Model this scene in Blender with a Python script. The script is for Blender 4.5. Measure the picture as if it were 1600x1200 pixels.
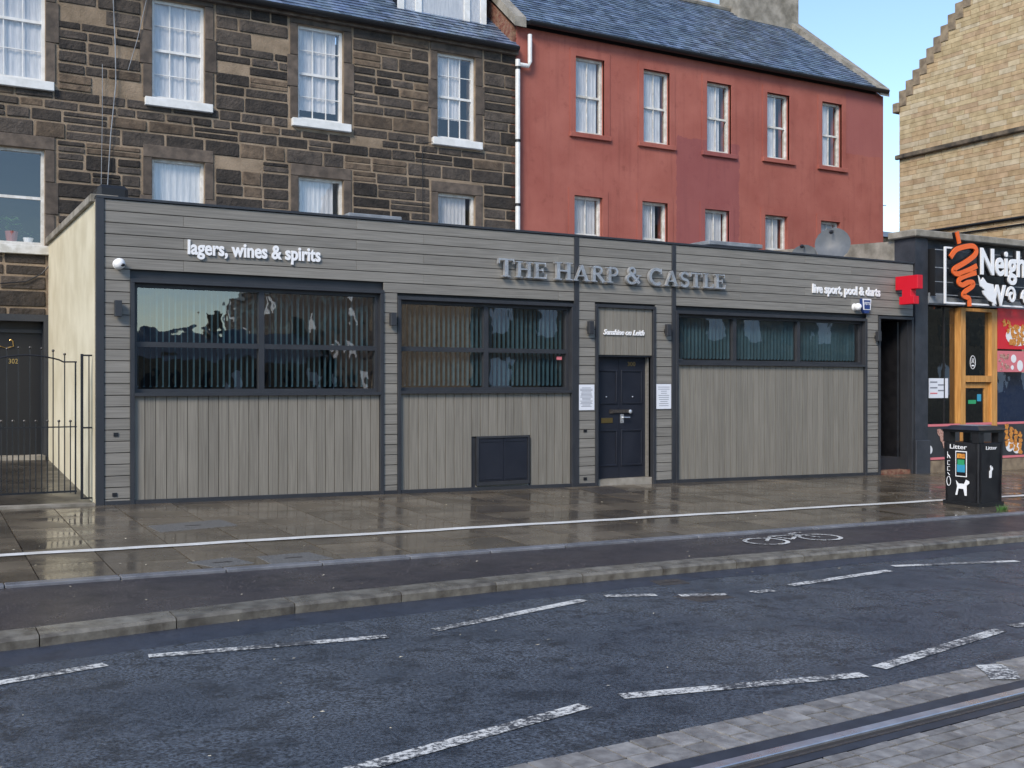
import bpy, bmesh, math, random
from mathutils import Vector
random.seed(7)
R = math.radians
for o in list(bpy.data.objects): bpy.data.objects.remove(o)
S = bpy.context.scene
COL = S.collection
# ------------------------------------------------------------------ camera
FPX = 1650.0; HC = 1.603
UX, UZ = 0.87140, 0.49056          # facade direction in camera space
cam = bpy.data.cameras.new('camera'); camo = bpy.data.objects.new('camera', cam); COL.objects.link(camo)
cam.sensor_width = 36; cam.lens = 36 * FPX / 1600; cam.clip_end = 2000; cam.clip_start = 0.1
camo.location = (0, 0, HC); camo.rotation_euler = (R(90), 0, -math.atan2(UZ, UX))
S.camera = camo
# ------------------------------------------------------------------ sky, sun, exposure
SUN_EL, SUN_AZ = 36.0, 232.0       # azimuth of the sun: compass-like, from +Y towards +X
W = bpy.data.worlds.new('World'); S.world = W; W.use_nodes = True
wn = W.node_tree; bg = wn.nodes['Background']
sky = wn.nodes.new('ShaderNodeTexSky'); sky.sky_type = 'NISHITA'; sky.sun_disc = False
sky.sun_elevation = R(SUN_EL); sky.sun_rotation = R(SUN_AZ); sky.air_density = 1.0; sky.dust_density = 0.1; sky.ozone_density = 2.2
wn.links.new(sky.outputs[0], bg.inputs[0]); bg.inputs[1].default_value = 0.10
sl = bpy.data.lights.new('sun', 'SUN'); sl.energy = 1.5; sl.angle = R(20); sl.color = (1, 0.89, 0.76)
so = bpy.data.objects.new('sun', sl); COL.objects.link(so)
sd = Vector((math.sin(R(SUN_AZ)) * math.cos(R(SUN_EL)), math.cos(R(SUN_AZ)) * math.cos(R(SUN_EL)), math.sin(R(SUN_EL))))
so.rotation_euler = sd.to_track_quat('Z', 'Y').to_euler(); so.location = (-10, -20, 30)
S.view_settings.view_transform = 'Standard'; S.view_settings.look = 'None'
S.view_settings.exposure = 1.28; S.view_settings.gamma = 1.0
S.render.engine = 'CYCLES'; S.render.resolution_x = 1024; S.render.resolution_y = 768

# ------------------------------------------------------------------ pixel -> place helpers
YF, YT = 14.8, 20.6                 # pub facade plane, tenement plane
def ray(px, py):
    a = (px - 800) / FPX; b = (600 - py) / FPX
    return (a * UX + UZ, -a * UZ + UX, b)
def X_(px, Y=YF):
    r = ray(px, 600); return r[0] / r[1] * Y
def Z_(px, py, Y=YF):
    r = ray(px, py); return HC + r[2] / r[1] * Y
SX = -0.0145
YK = 8.2
def g0(X): return SX * (X - 2.09)
def gpave(X, Y): return g0(X) + 0.015 * (Y - 14.8)
def gbike(X, Y): return gpave(X, Y) - 0.02
def groad(X, Y): return g0(X) + 0.015 * (YK - 14.8) - 0.095 + 0.008 * (YK - Y)
def hit(px, py, fn):
    r = ray(px, py); lo, hi = 1.0, 120.0
    for _ in range(60):
        m = (lo + hi) / 2
        if HC + r[2] * m > fn(r[0] * m, r[1] * m): lo = m
        else: hi = m
    return (r[0] * lo, r[1] * lo)

# ------------------------------------------------------------------ materials
def nodes(name):
    m = bpy.data.materials.new(name); m.use_nodes = True
    nt = m.node_tree; return m, nt, nt.nodes['Principled BSDF']
def N(nt, t, **k):
    n = nt.nodes.new(t)
    for a, b in k.items(): setattr(n, a, b)
    return n
def noise(nt, vec, scale, detail=4, rough=0.55):
    n = N(nt, 'ShaderNodeTexNoise'); n.inputs['Scale'].default_value = scale
    n.inputs['Detail'].default_value = detail; n.inputs['Roughness'].default_value = rough
    nt.links.new(vec, n.inputs['Vector']); return n.outputs['Fac']
def ramp(nt, fac, p0, p1, c0=(0, 0, 0, 1), c1=(1, 1, 1, 1)):
    n = N(nt, 'ShaderNodeValToRGB'); e = n.color_ramp.elements
    e[0].position = p0; e[1].position = p1; e[0].color = c0; e[1].color = c1
    nt.links.new(fac, n.inputs[0]); return n.outputs[0]
def mixc(nt, fac, a, b):
    n = N(nt, 'ShaderNodeMix', data_type='RGBA')
    for s, v in ((0, fac), (6, a), (7, b)):
        if isinstance(v, (int, float)): n.inputs[s].default_value = v
        elif isinstance(v, tuple): n.inputs[s].default_value = (*v[:3], 1)
        else: nt.links.new(v, n.inputs[s])
    return n.outputs[2]
def math_(nt, op, a, b=0.0):
    n = N(nt, 'ShaderNodeMath', operation=op)
    for i, v in enumerate((a, b)):
        if isinstance(v, (int, float)): n.inputs[i].default_value = v
        else: nt.links.new(v, n.inputs[i])
    return n.outputs[0]
def coords(nt, scale=(1, 1, 1), rnd=True):
    g = N(nt, 'ShaderNodeNewGeometry'); mp = N(nt, 'ShaderNodeMapping'); mp.inputs['Scale'].default_value = scale
    nt.links.new(g.outputs['Position'], mp.inputs['Vector'])
    if rnd:
        oi = N(nt, 'ShaderNodeObjectInfo'); cx = N(nt, 'ShaderNodeCombineXYZ')
        m = math_(nt, 'MULTIPLY', oi.outputs['Random'], 37.0)
        for i in range(3): nt.links.new(m, cx.inputs[i])
        nt.links.new(cx.outputs[0], mp.inputs['Location'])
    return mp.outputs[0]
def bump(nt, b, h, strength, dist=0.01):
    n = N(nt, 'ShaderNodeBump'); n.inputs['Strength'].default_value = strength; n.inputs['Distance'].default_value = dist
    nt.links.new(h, n.inputs['Height']); nt.links.new(n.outputs[0], b.inputs['Normal'])
def mat(name, c1, c2=None, ns=4, scl=(1, 1, 1), rough=(0.5, 0.5), bmp=0, bs=40, bd=0.01, orand=0, metal=0, attr=False, p=(0.35, 0.65), rnd=True, rp=(.3, .7)):
    m, nt, b = nodes(name)
    c2 = c2 or c1
    v = coords(nt, scl, rnd)
    f = ramp(nt, noise(nt, v, ns), p[0], p[1])
    c = mixc(nt, f, c1, c2)
    if orand:
        oi = N(nt, 'ShaderNodeObjectInfo')
        h = N(nt, 'ShaderNodeHueSaturation')
        k = math_(nt, 'MULTIPLY_ADD', oi.outputs['Random'], 2 * orand); 
        k.node.inputs[2].default_value = 1 - orand
        nt.links.new(k, h.inputs['Value']); nt.links.new(c, h.inputs['Color']); c = h.outputs[0]
    if attr:
        a = N(nt, 'ShaderNodeAttribute', attribute_name='Col')
        mm = N(nt, 'ShaderNodeMix', data_type='RGBA', blend_type='MULTIPLY'); mm.inputs[0].default_value = 1
        nt.links.new(c, mm.inputs[6]); nt.links.new(a.outputs['Color'], mm.inputs[7]); c = mm.outputs[2]
    nt.links.new(c, b.inputs['Base Color'])
    if rough[0] == rough[1]: b.inputs['Roughness'].default_value = rough[0]
    else:
        r = math_(nt, 'MULTIPLY_ADD', ramp(nt, noise(nt, v, ns * 0.6 + 0.3), *rp), rough[1] - rough[0]); r.node.inputs[2].default_value = rough[0]
        nt.links.new(r, b.inputs['Roughness'])
    b.inputs['Metallic'].default_value = metal
    if bmp: bump(nt, b, noise(nt, v, bs, 5), bmp, bd)
    return m
M = {}
M['clad_h'] = mat('cladding_horizontal', (.178, .168, .146), (.248, .234, .206), 2.2, (.8, 10, 26), (.5, .68), .25, 8, .002, .1)
M['clad_v'] = mat('cladding_vertical', (.172, .157, .128), (.238, .219, .182), 2.2, (26, 10, .7), (.5, .68), .25, 8, .002, .09)
M['trim'] = mat('anthracite_trim', (.028, .030, .035), (.036, .038, .043), 3, rough=(.38, .5))
M['navy'] = mat('dark_door_paint', (.014, .017, .026), (.020, .023, .033), 3, rough=(.3, .42))
M['black'] = mat('black_paint', (.008, .008, .010), (.016, .016, .018), 6, rough=(.3, .5), bmp=.1)
M['void'] = mat('dark_room', (.02, .02, .024), rough=(.9, .9))
M['blackwall'] = mat('black_masonry_paint', (.022, .025, .032), (.042, .046, .055), 3, rough=(.4, .7), bmp=.4, bs=25, bd=.01)
M['stone'] = mat('dark_sandstone', (.027, .0225, .019), (.078, .062, .049), 5, rough=(.8, .95), bmp=1, bs=18, bd=.03, orand=.6, p=(.3, .75))
M['stone_t'] = mat('tan_sandstone', (.07, .050, .034), (.15, .108, .072), 6, rough=(.8, .95), bmp=.9, bs=22, bd=.02, orand=.3)
M['margin'] = mat('dressed_brown_stone', (.062, .049, .039), (.125, .097, .075), 5, rough=(.8, .9), bmp=.5, bs=25, bd=.012, orand=.3)
M['mortar'] = mat('tan_mortar', (.20, .15, .10), (.32, .243, .168), 3, rough=(.9, .95), bmp=.8, bs=30, bd=.015)
M['slate'] = mat('slate', (.10, .138, .195), (.18, .23, .30), 5, rough=(.2, .4), bmp=.3, bs=20, attr=True)
M['lead'] = mat('lead_grey', (.16, .175, .19), (.27, .29, .31), 4, rough=(.45, .6))
M['gutter'] = mat('gutter_black', (.010, .010, .011), rough=(.5, .5))
M['white'] = mat('white_paint', (.66, .66, .63), (.80, .80, .78), 5, rough=(.4, .55))
M['oldwhite'] = mat('worn_white_paint', (.52, .50, .44), (.76, .75, .71), 7, rough=(.5, .6), bmp=.2)
M['letter'] = mat('white_letter', (.86, .86, .86), rough=(.4, .4))
M['cream'] = mat('cream_render', (.56, .50, .35), (.68, .62, .46), 1.6, rough=(.8, .9), bmp=.25, bs=30)
M['concrete'] = mat('weathered_concrete', (.16, .145, .115), (.34, .31, .26), 3, rough=(.8, .9), bmp=.5, bs=25)
M['brickred'] = mat('rough_red_brick', (.16, .05, .032), (.25, .15, .095), 9, rough=(.85, .9), bmp=1, bs=14, bd=.03)
M['sand'] = mat('sandstone_block', (.72, .70, .66), (1, 1, 1), 4, rough=(.8, .9), bmp=.4, bs=30, attr=True)
M['sandm'] = mat('sandstone_joint', (.36, .30, .20), (.44, .37, .26), 4, rough=(.9, .9))
M['sanddark'] = mat('blackened_sandstone', (.035, .030, .024), (.20, .155, .105), 2.5, rough=(.8, .9), bmp=.5)
M['crow'] = mat('grey_brown_stone', (.16, .12, .08), (.30, .23, .15), 4, rough=(.8, .9), bmp=.5)
M['chrome'] = mat('polished_steel', (.62, .63, .64), (.80, .81, .82), 9, rough=(.22, .38), metal=.75)
M['steel'] = mat('rail_steel', (.55, .56, .58), (.7, .7, .7), 9, rough=(.25, .38), metal=.85)
M['gold'] = mat('brass', (.62, .42, .16), rough=(.3, .3), metal=1)
M['timber'] = mat('orange_pine', (.42, .19, .045), (.60, .30, .085), 2.2, (14, 14, 1), (.4, .5), orand=.1)
M['red'] = mat('red_sign', (.62, .006, .022), rough=(.35, .35))
M['orange'] = mat('orange_sign', (.85, .14, .02), rough=(.4, .4))
M['blue'] = mat('blue_plastic', (.02, .05, .19), rough=(.4, .4))
M['navyblind'] = mat('blue_shutter', (.012, .035, .11), rough=(.5, .5))
M['paper'] = mat('paper', (.74, .76, .80), rough=(.6, .6))
M['ink'] = mat('grey_print', (.22, .23, .26), rough=(.6, .6))
M['pink'] = mat('pink_print', (.65, .18, .2), rough=(.6, .6))
M['green'] = mat('green_print', (.03, .33, .13), rough=(.5, .5))
M['teal'] = mat('blue_print', (.04, .30, .46), rough=(.5, .5))
M['blind'] = mat('teal_blind', (.055, .135, .18), (.08, .18, .235), 3, rough=(.6, .7))
M['curtain'] = mat('white_curtain', (.55, .56, .57), (.74, .74, .74), 6, (8, 1, .6), (.8, .8))
M['plate'] = mat('china', (.8, .8, .8), rough=(.3, .3))
M['food'] = mat('fried_food_print', (.40, .12, .02), (.75, .34, .06), 30, rough=(.5, .5))
M['meat'] = mat('grilled_food_print', (.25, .08, .05), (.62, .42, .34), 26, rough=(.5, .5))
M['leaf'] = mat('leaf', (.05, .14, .03), (.10, .24, .05), 9, rough=(.5, .5))
M['terra'] = mat('pink_pot', (.30, .10, .09), rough=(.6, .6))
M['litter'] = mat('pale_fallen_leaf', (.45, .36, .2), (.7, .64, .5), 50, rough=(.6, .6))
M['dish'] = mat('dish_grey', (.10, .11, .12), (.14, .15, .16), 4, rough=(.45, .55))
M['granite'] = mat('granite_speckle', (.05, .047, .042), (.21, .20, .18), 120, rough=(.5, .7))
M['iron'] = mat('cast_iron', (.035, .030, .028), (.07, .06, .05), 30, rough=(.3, .5), bmp=.5, bs=60)
M['kerb'] = mat('wet_kerb_stone', (.085, .075, .060), (.20, .185, .152), 7, rough=(.2, .5), bmp=.3, bs=60, orand=.15)
M['edging'] = mat('blue_grey_edging', (.13, .135, .15), (.20, .205, .22), 6, rough=(.25, .45), orand=.15)
M['slab'] = mat('wet_paving', (.070, .055, .038), (.165, .134, .094), 1.7, rough=(.03, .34), rp=(.4, .6), bmp=.10, bs=30, bd=.004, orand=.28, p=(.25, .75))
M['alley'] = mat('dark_wet_alley', (.022, .019, .016), (.05, .043, .035), 3, rough=(.2, .5), bmp=.4, bs=14)
M['joint'] = mat('paving_joint', (.035, .030, .025), rough=(.7, .7))
M['sett'] = mat('wet_sett', (.16, .152, .142), (.30, .288, .268), 12, rough=(.3, .5), bmp=.4, bs=50, bd=.006, orand=.25)
M['seal'] = mat('rail_sealant', (.020, .024, .032), (.035, .042, .055), 8, rough=(.4, .5))
def asphalt(name, c1, c2, r0, r1, bstr, speck=None, wet=.5):
    m, nt, b = nodes(name); v = coords(nt, rnd=False)
    big = ramp(nt, noise(nt, v, .9, 5), .35, .65)
    fine = ramp(nt, noise(nt, v, 48, 3, .7), .36, .64)
    c = mixc(nt, fine, c1, c2)
    c = mixc(nt, math_(nt, 'MULTIPLY', big, .5), c, tuple(x * .6 for x in c1))
    c = mixc(nt, math_(nt, 'MULTIPLY', ramp(nt, noise(nt, v, 4.5, 5, .7), .5, .64), .7), c, tuple(x * .55 for x in c1))
    if speck:
        vo = N(nt, 'ShaderNodeTexVoronoi'); vo.inputs['Scale'].default_value = 38; nt.links.new(v, vo.inputs['Vector'])
        c = mixc(nt, math_(nt, 'MULTIPLY', math_(nt, 'LESS_THAN', vo.outputs['Distance'], .17), ramp(nt, noise(nt, v, 3), .4, .65)), c, speck)
    nt.links.new(c, b.inputs['Base Color'])
    r = math_(nt, 'MULTIPLY_ADD', big, r1 - r0); r.node.inputs[2].default_value = r0
    nt.links.new(r, b.inputs['Roughness']); bump(nt, b, noise(nt, v, 85, 3, .7), bstr, .012)
    b.inputs['Specular IOR Level'].default_value = wet
    return m
M['road'] = asphalt('wet_asphalt', (.012, .016, .022), (.145, .172, .212), .12, .40, .7, wet=.8)
M['bike'] = asphalt('cycle_lane_asphalt', (.030, .025, .026), (.075, .062, .060), .25, .45, .4, (.42, .33, .31))
M['gut'] = asphalt('wet_gutter', (.030, .036, .052), (.055, .065, .088), .38, .5, .15)
def worn(name, under):
    m, nt, b = nodes(name); v = coords(nt, rnd=False)
    f = ramp(nt, math_(nt, 'ADD', noise(nt, v, 30, 5, .75), math_(nt, 'MULTIPLY', noise(nt, v, 2.3, 3), .6)), .72, .86)
    nt.links.new(mixc(nt, f, under, (.74, .73, .68)), b.inputs['Base Color'])
    b.inputs['Roughness'].default_value = .45; bump(nt, b, noise(nt, v, 85, 3), .3, .01)
    return m
M['line'] = worn('worn_road_paint', (.06, .062, .066))
M['lineb'] = worn('worn_cycle_paint', (.05, .045, .045))
M['linep'] = mat('pavement_line_paint', (.62, .60, .54), (.82, .81, .77), 6, rough=(.35, .5))
def glass(name, wob, tint=.9, boost=1.7):
    m = bpy.data.materials.new(name); m.use_nodes = True; nt = m.node_tree; nt.nodes.clear()
    out = N(nt, 'ShaderNodeOutputMaterial'); mx = N(nt, 'ShaderNodeMixShader'); tr = N(nt, 'ShaderNodeBsdfTransparent'); gl = N(nt, 'ShaderNodeBsdfGlossy')
    tr.inputs[0].default_value = (tint, tint, tint, 1); gl.inputs['Roughness'].default_value = .01
    fr = N(nt, 'ShaderNodeLayerWeight'); fr.inputs[0].default_value = .5          # symmetric Schlick reflectance
    f = math_(nt, 'MULTIPLY_ADD', math_(nt, 'POWER', fr.outputs['Facing'], 5.0), .96); f.node.inputs[2].default_value = .042
    f = math_(nt, 'MULTIPLY', f, boost); f.node.use_clamp = True
    v = coords(nt); bm = N(nt, 'ShaderNodeBump'); bm.inputs['Strength'].default_value = wob; bm.inputs['Distance'].default_value = .02
    nt.links.new(noise(nt, v, 2.2, 2), bm.inputs['Height']); nt.links.new(bm.outputs[0], gl.inputs['Normal'])
    nt.links.new(f, mx.inputs[0]); nt.links.new(tr.outputs[0], mx.inputs[1]); nt.links.new(gl.outputs[0], mx.inputs[2]); nt.links.new(mx.outputs[0], out.inputs[0])
    return m
M['glass'] = glass('window_glass', .10, .92, 5.0)
M['glass2'] = glass('sash_glass', .08, .95, 3.2)
def redrender():
    m, nt, b = nodes('red_render'); v = coords(nt, rnd=False)
    c = mixc(nt, ramp(nt, noise(nt, v, 1.1, 6), .3, .7), (.29, .078, .056), (.38, .120, .088))
    c = mixc(nt, math_(nt, 'MULTIPLY', ramp(nt, noise(nt, v, 3.5, 6, .7), .56, .75), .45), c, (.15, .035, .025))
    g = N(nt, 'ShaderNodeNewGeometry'); sp = N(nt, 'ShaderNodeSeparateXYZ'); nt.links.new(g.outputs['Position'], sp.inputs[0])
    jn = math_(nt, 'MULTIPLY_ADD', noise(nt, v, 5, 4), .22); jn.node.inputs[2].default_value = -.11
    class O: outputs = [math_(nt, 'ADD', sp.outputs[0], jn), None, math_(nt, 'ADD', sp.outputs[2], jn)]
    sp = O
    mp2 = N(nt, 'ShaderNodeMapping'); mp2.inputs['Scale'].default_value = (7, 7, .45); nt.links.new(g.outputs['Position'], mp2.inputs['Vector'])
    c = mixc(nt, math_(nt, 'MULTIPLY', ramp(nt, noise(nt, mp2.outputs[0], 1, 5, .65), .52, .8), .4), c, (.13, .034, .026))
    c = mixc(nt, math_(nt, 'MULTIPLY', ramp(nt, noise(nt, v, .6, 3), .5, .8), .35), c, (.42, .15, .11))
    def boxm(x0, x1, z0, z1):
        a = math_(nt, 'MULTIPLY', math_(nt, 'GREATER_THAN', sp.outputs[0], x0), math_(nt, 'LESS_THAN', sp.outputs[0], x1))
        d = math_(nt, 'MULTIPLY', math_(nt, 'GREATER_THAN', sp.outputs[2], z0), math_(nt, 'LESS_THAN', sp.outputs[2], z1))
        return math_(nt, 'MULTIPLY', a, d)
    c = mixc(nt, math_(nt, 'MULTIPLY', boxm(X_(1057, YT), X_(1155, YT), 3, Z_(1057, 213, YT)), .5), c, (.20, .056, .068))
    c = mixc(nt, math_(nt, 'MULTIPLY', boxm(X_(1322, YT), 30, Z_(1350, 243, YT), 12), .6), c, (.29, .095, .090))
    nt.links.new(c, b.inputs['Base Color']); b.inputs['Roughness'].default_value = .85
    bump(nt, b, noise(nt, v, 30, 5), .35, .012); return m
M['redw'] = redrender()

# ------------------------------------------------------------------ mesh helpers
WL = {}
class MB:
    def __init__(s): s.v = []; s.f = []; s.c = []; s.cur = (1, 1, 1)
    def add(s, vs, fs):
        o = len(s.v); s.v += [tuple(p) for p in vs]; s.f += [tuple(i + o for i in q) for q in fs]; s.c += [s.cur] * len(fs); return s
    def hexa(s, p):   # 8 points: bottom 4 ccw, top 4
        return s.add(p, [(3, 2, 1, 0), (4, 5, 6, 7), (0, 1, 5, 4), (1, 2, 6, 5), (2, 3, 7, 6), (3, 0, 4, 7)])
    def box(s, x0, x1, y0, y1, z0, z1):
        return s.hexa([(x0, y0, z0), (x1, y0, z0), (x1, y1, z0), (x0, y1, z0), (x0, y0, z1), (x1, y0, z1), (x1, y1, z1), (x0, y1, z1)])
    def prism(s, pts, d):       # pts: closed 3d polygon, d: extrusion vector
        n = len(pts); q = [tuple(a + b for a, b in zip(p, d)) for p in pts]
        return s.add(list(pts) + q, [tuple(range(n)), tuple(range(2 * n - 1, n - 1, -1))] + [(i, i + n, (i + 1) % n + n, (i + 1) % n) for i in range(n)])
    def tube(s, path, r, n=8, cap=True):
        P = [Vector(p) for p in path]; rings = []
        rr = r if isinstance(r, (list, tuple)) else [r] * len(P)
        for i, p in enumerate(P):
            t = (P[min(i + 1, len(P) - 1)] - P[max(i - 1, 0)]).normalized()
            a = t.cross(Vector((0, 0, 1)) if abs(t.z) < .95 else Vector((0, 1, 0))).normalized(); b = t.cross(a)
            rings.append([p + (a * math.cos(6.2832 * k / n) + b * math.sin(6.2832 * k / n)) * rr[i] for k in range(n)])
        vs = [q for g in rings for q in g]; fs = []
        for i in range(len(P) - 1):
            for k in range(n): fs.append((i * n + k, i * n + (k + 1) % n, (i + 1) * n + (k + 1) % n, (i + 1) * n + k))
        if cap: fs += [tuple(range(n))[::-1], tuple((len(P) - 1) * n + k for k in range(n))]
        return s.add(vs, fs)
    def ball(s, c, r, n=8, sc=(1, 1, 1)):
        vs = [(c[0], c[1], c[2] - r * sc[2])]; m = n // 2
        for i in range(1, m):
            a = math.pi * i / m
            vs += [(c[0] + r * sc[0] * math.sin(a) * math.cos(6.2832 * k / n), c[1] + r * sc[1] * math.sin(a) * math.sin(6.2832 * k / n), c[2] - r * sc[2] * math.cos(a)) for k in range(n)]
        vs.append((c[0], c[1], c[2] + r * sc[2])); L = len(vs) - 1
        fs = [(0, 1 + (k + 1) % n, 1 + k) for k in range(n)] + [(L, 1 + (m - 2) * n + k, 1 + (m - 2) * n + (k + 1) % n) for k in range(n)]
        for i in range(m - 2):
            for k in range(n): fs.append((1 + i * n + k, 1 + i * n + (k + 1) % n, 1 + (i + 1) * n + (k + 1) % n, 1 + (i + 1) * n + k))
        return s.add(vs, fs)
    def strip(s, path, w, y0, y1):     # flat ribbon letter stroke in XZ plane, extruded from y0 to y1
        P = [Vector((p[0], p[1])) for p in path]; L = []; Rr = []
        ww = w if isinstance(w, (list, tuple)) else [w] * len(P)
        for i, p in enumerate(P):
            t = (P[min(i + 1, len(P) - 1)] - P[max(i - 1, 0)]).normalized(); nn = Vector((-t.y, t.x)) * ww[i] / 2
            L.append(p + nn); Rr.append(p - nn)
        for i in range(len(P) - 1):
            q = [L[i], L[i + 1], Rr[i + 1], Rr[i]]
            s.prism([(a.x, y0, a.y) for a in q], (0, y1 - y0, 0))
        return s
    def obj(s, name, m, parent=None, bevel=0, label=None, cat=None, group=None, kind=None, smooth=False, origin=None):
        xs = [p[0] for p in s.v]; ys = [p[1] for p in s.v]; zs = [p[2] for p in s.v]
        o = origin or ((min(xs) + max(xs)) / 2, (min(ys) + max(ys)) / 2, min(zs))
        me = bpy.data.meshes.new(name)
        me.from_pydata([(p[0] - o[0], p[1] - o[1], p[2] - o[2]) for p in s.v], [], s.f)
        if any(c != (1, 1, 1) for c in s.c):
            at = me.color_attributes.new('Col', 'FLOAT_COLOR', 'CORNER'); k = 0
            for pl, c in zip(me.polygons, s.c):
                for li in pl.loop_indices: at.data[li].color = (*c, 1)
        bm = bmesh.new(); bm.from_mesh(me); bmesh.ops.recalc_face_normals(bm, faces=bm.faces)
        if bevel: bmesh.ops.bevel(bm, geom=bm.edges, offset=bevel, segments=1, affect='EDGES', clamp_overlap=True)
        bm.to_mesh(me); bm.free()
        if smooth:
            for pl in me.polygons: pl.use_smooth = True
        me.materials.append(M[m] if isinstance(m, str) else m)
        ob = bpy.data.objects.new(name, me); COL.objects.link(ob)
        pl = WL.get(parent.name, (0, 0, 0)) if parent else (0, 0, 0)
        ob.parent = parent; ob.location = (o[0] - pl[0], o[1] - pl[1], o[2] - pl[2]); WL[ob.name] = o
        return tag(ob, label, cat, group, kind)
def tag(ob, label=None, cat=None, group=None, kind=None):
    for k, v in (('label', label), ('category', cat), ('group', group), ('kind', kind)):
        if v: ob[k] = v
    return ob
def thing(name, loc, label, cat, group=None):
    o = bpy.data.objects.new(name, None); COL.objects.link(o); o.location = loc; o.empty_display_size = .2; WL[o.name] = tuple(loc)
    return tag(o, label, cat, group)
def holes_wall(x0, x1, z0, z1, holes, y0, y1, m=None):
    m = m or MB()
    xs = sorted({x0, x1, *[h[0] for h in holes], *[h[1] for h in holes]}); zs = sorted({z0, z1, *[h[2] for h in holes], *[h[3] for h in holes]})
    xs = [x for x in xs if x0 <= x <= x1]; zs = [z for z in zs if z0 <= z <= z1]
    for a, b in zip(xs, xs[1:]):
        run = None
        for c, d in list(zip(zs, zs[1:])) + [(None, None)]:
            solid = c is not None and not any(h[0] < (a + b) / 2 < h[1] and h[2] < (c + d) / 2 < h[3] for h in holes)
            if solid: run = (run[0] if run else c, d)
            elif run: m.box(a, b, y0, y1, run[0], run[1]); run = None
    return m
def textmesh(s, off=0.0, shear=0.0, depth=.02):
    cu = bpy.data.curves.new('t', 'FONT'); cu.body = s; cu.size = 1; cu.offset = off; cu.shear = shear; cu.extrude = depth / 2; cu.resolution_u = 4
    ob = bpy.data.objects.new('t', cu); COL.objects.link(ob); bpy.context.view_layer.update()
    me = bpy.data.meshes.new_from_object(ob.evaluated_get(bpy.context.evaluated_depsgraph_get()))
    bpy.data.objects.remove(ob); return me
def text(s, x0, x1, zb, h, y, m, parent, depth=.02, off=0.0, shear=0.0, name='letter', axis='x', per=True, caph=.729):
    """letters on a wall facing -Y: x0..x1 extent, zb baseline, h cap height; y = front face.  axis 'y': on a face looking to -X"""
    full = textmesh(s, off, shear, depth); fx = [v.co.x for v in full.vertices]; a, b = min(fx), max(fx)
    sx = (x1 - x0) / (b - a); sz = h / caph
    items = []
    if per:
        for i, ch in enumerate(s):
            if ch == ' ': continue
            pm = textmesh(s[:i + 1], off, shear, depth); cm = textmesh(ch, off, shear, depth)
            items.append((cm, max(v.co.x for v in pm.vertices) - max(v.co.x for v in cm.vertices)))
    else: items.append((full, 0))
    for me, dx in items:
        mb = MB(); vs = []
        for v in me.vertices:
            u = x0 + (v.co.x + dx - a) * sx; dpt = -v.co.z + depth / 2
            if axis == 'x': vs.append((u, y + dpt, zb + v.co.y * sz))
            else: vs.append((y + dpt, x0 + x1 - u, zb + v.co.y * sz))
        mb.add(vs, [tuple(p.vertices) for p in me.polygons]); mb.obj(name, m, parent)

# ================================================================== GROUND
def sheet(name, xs, ys, fn, m, dz=0, **k):
    mb = MB(); nx, ny = len(xs), len(ys)
    vs = [(x, y, fn(x, y) + dz) for y in ys for x in xs]
    fs = [(j * nx + i, j * nx + i + 1, (j + 1) * nx + i + 1, (j + 1) * nx + i) for j in range(ny - 1) for i in range(nx - 1)]
    mb.add(vs, fs); return mb.obj(name, m, **k)
sheet('ground', (-500, 600), (-500, 600), lambda x, y: max(-9, min(6, SX * x)) - .6, 'joint', kind='structure')
KP = [(-40, 7.45), (-3, 7.45), (.5, 7.72), (2.3, 8.02), (4.6, 8.17), (5.6, 8.2), (90, 8.2)]
def kerb_y(x):
    for (a, b), (c, d) in zip(KP, KP[1:]):
        if a <= x <= c: return b + (d - b) * (x - a) / (c - a)
    return 8.2
mb = MB()
for i in range(130):
    xa, xb = -40 + i, -39 + i
    mb.add([(xa, -14, groad(xa, -14)), (xb, -14, groad(xb, -14)), (xb, kerb_y(xb) + .03, groad(xb, kerb_y(xb))), (xa, kerb_y(xa) + .03, groad(xa, kerb_y(xa)))], [(0, 1, 2, 3)])
road = mb.obj('road', 'road', kind='structure')
# smooth dark gutter strip
mb = MB()
for i in range(60):
    xa, xb = -10 + i * .5, -9.5 + i * .5
    ya, yb = kerb_y(xa), kerb_y(xb); wa = .47 if xa < 5.5 else .36; wb = .47 if xb < 5.5 else .36
    ja, jb = .05 * math.sin(xa * 3.1), .05 * math.sin(xb * 3.1)
    mb.add([(xa, ya - wa + ja, groad(xa, ya) + .004), (xb, yb - wb + jb, groad(xb, yb) + .004), (xb, yb + .02, groad(xb, yb) + .004), (xa, ya + .02, groad(xa, ya) + .004)], [(0, 1, 2, 3)])
mb.obj('road_gutter', 'gut', kind='structure')
# cycle lane
mb = MB()
for i in range(130):
    xa, xb = -40 + i, -39 + i
    mb.add([(xa, kerb_y(xa) + .28, gbike(xa, 8.4)), (xb, kerb_y(xb) + .28, gbike(xb, 8.4)), (xb, 9.75, gbike(xb, 9.7)), (xa, 9.75, gbike(xa, 9.7))], [(0, 1, 2, 3)])
mb.obj('cycle_lane', 'bike', kind='structure')
pave = sheet('pavement', (-40, 2, 20, 90), (9.6, 14.9), gpave, 'joint', dz=-.018, kind='structure')
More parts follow.
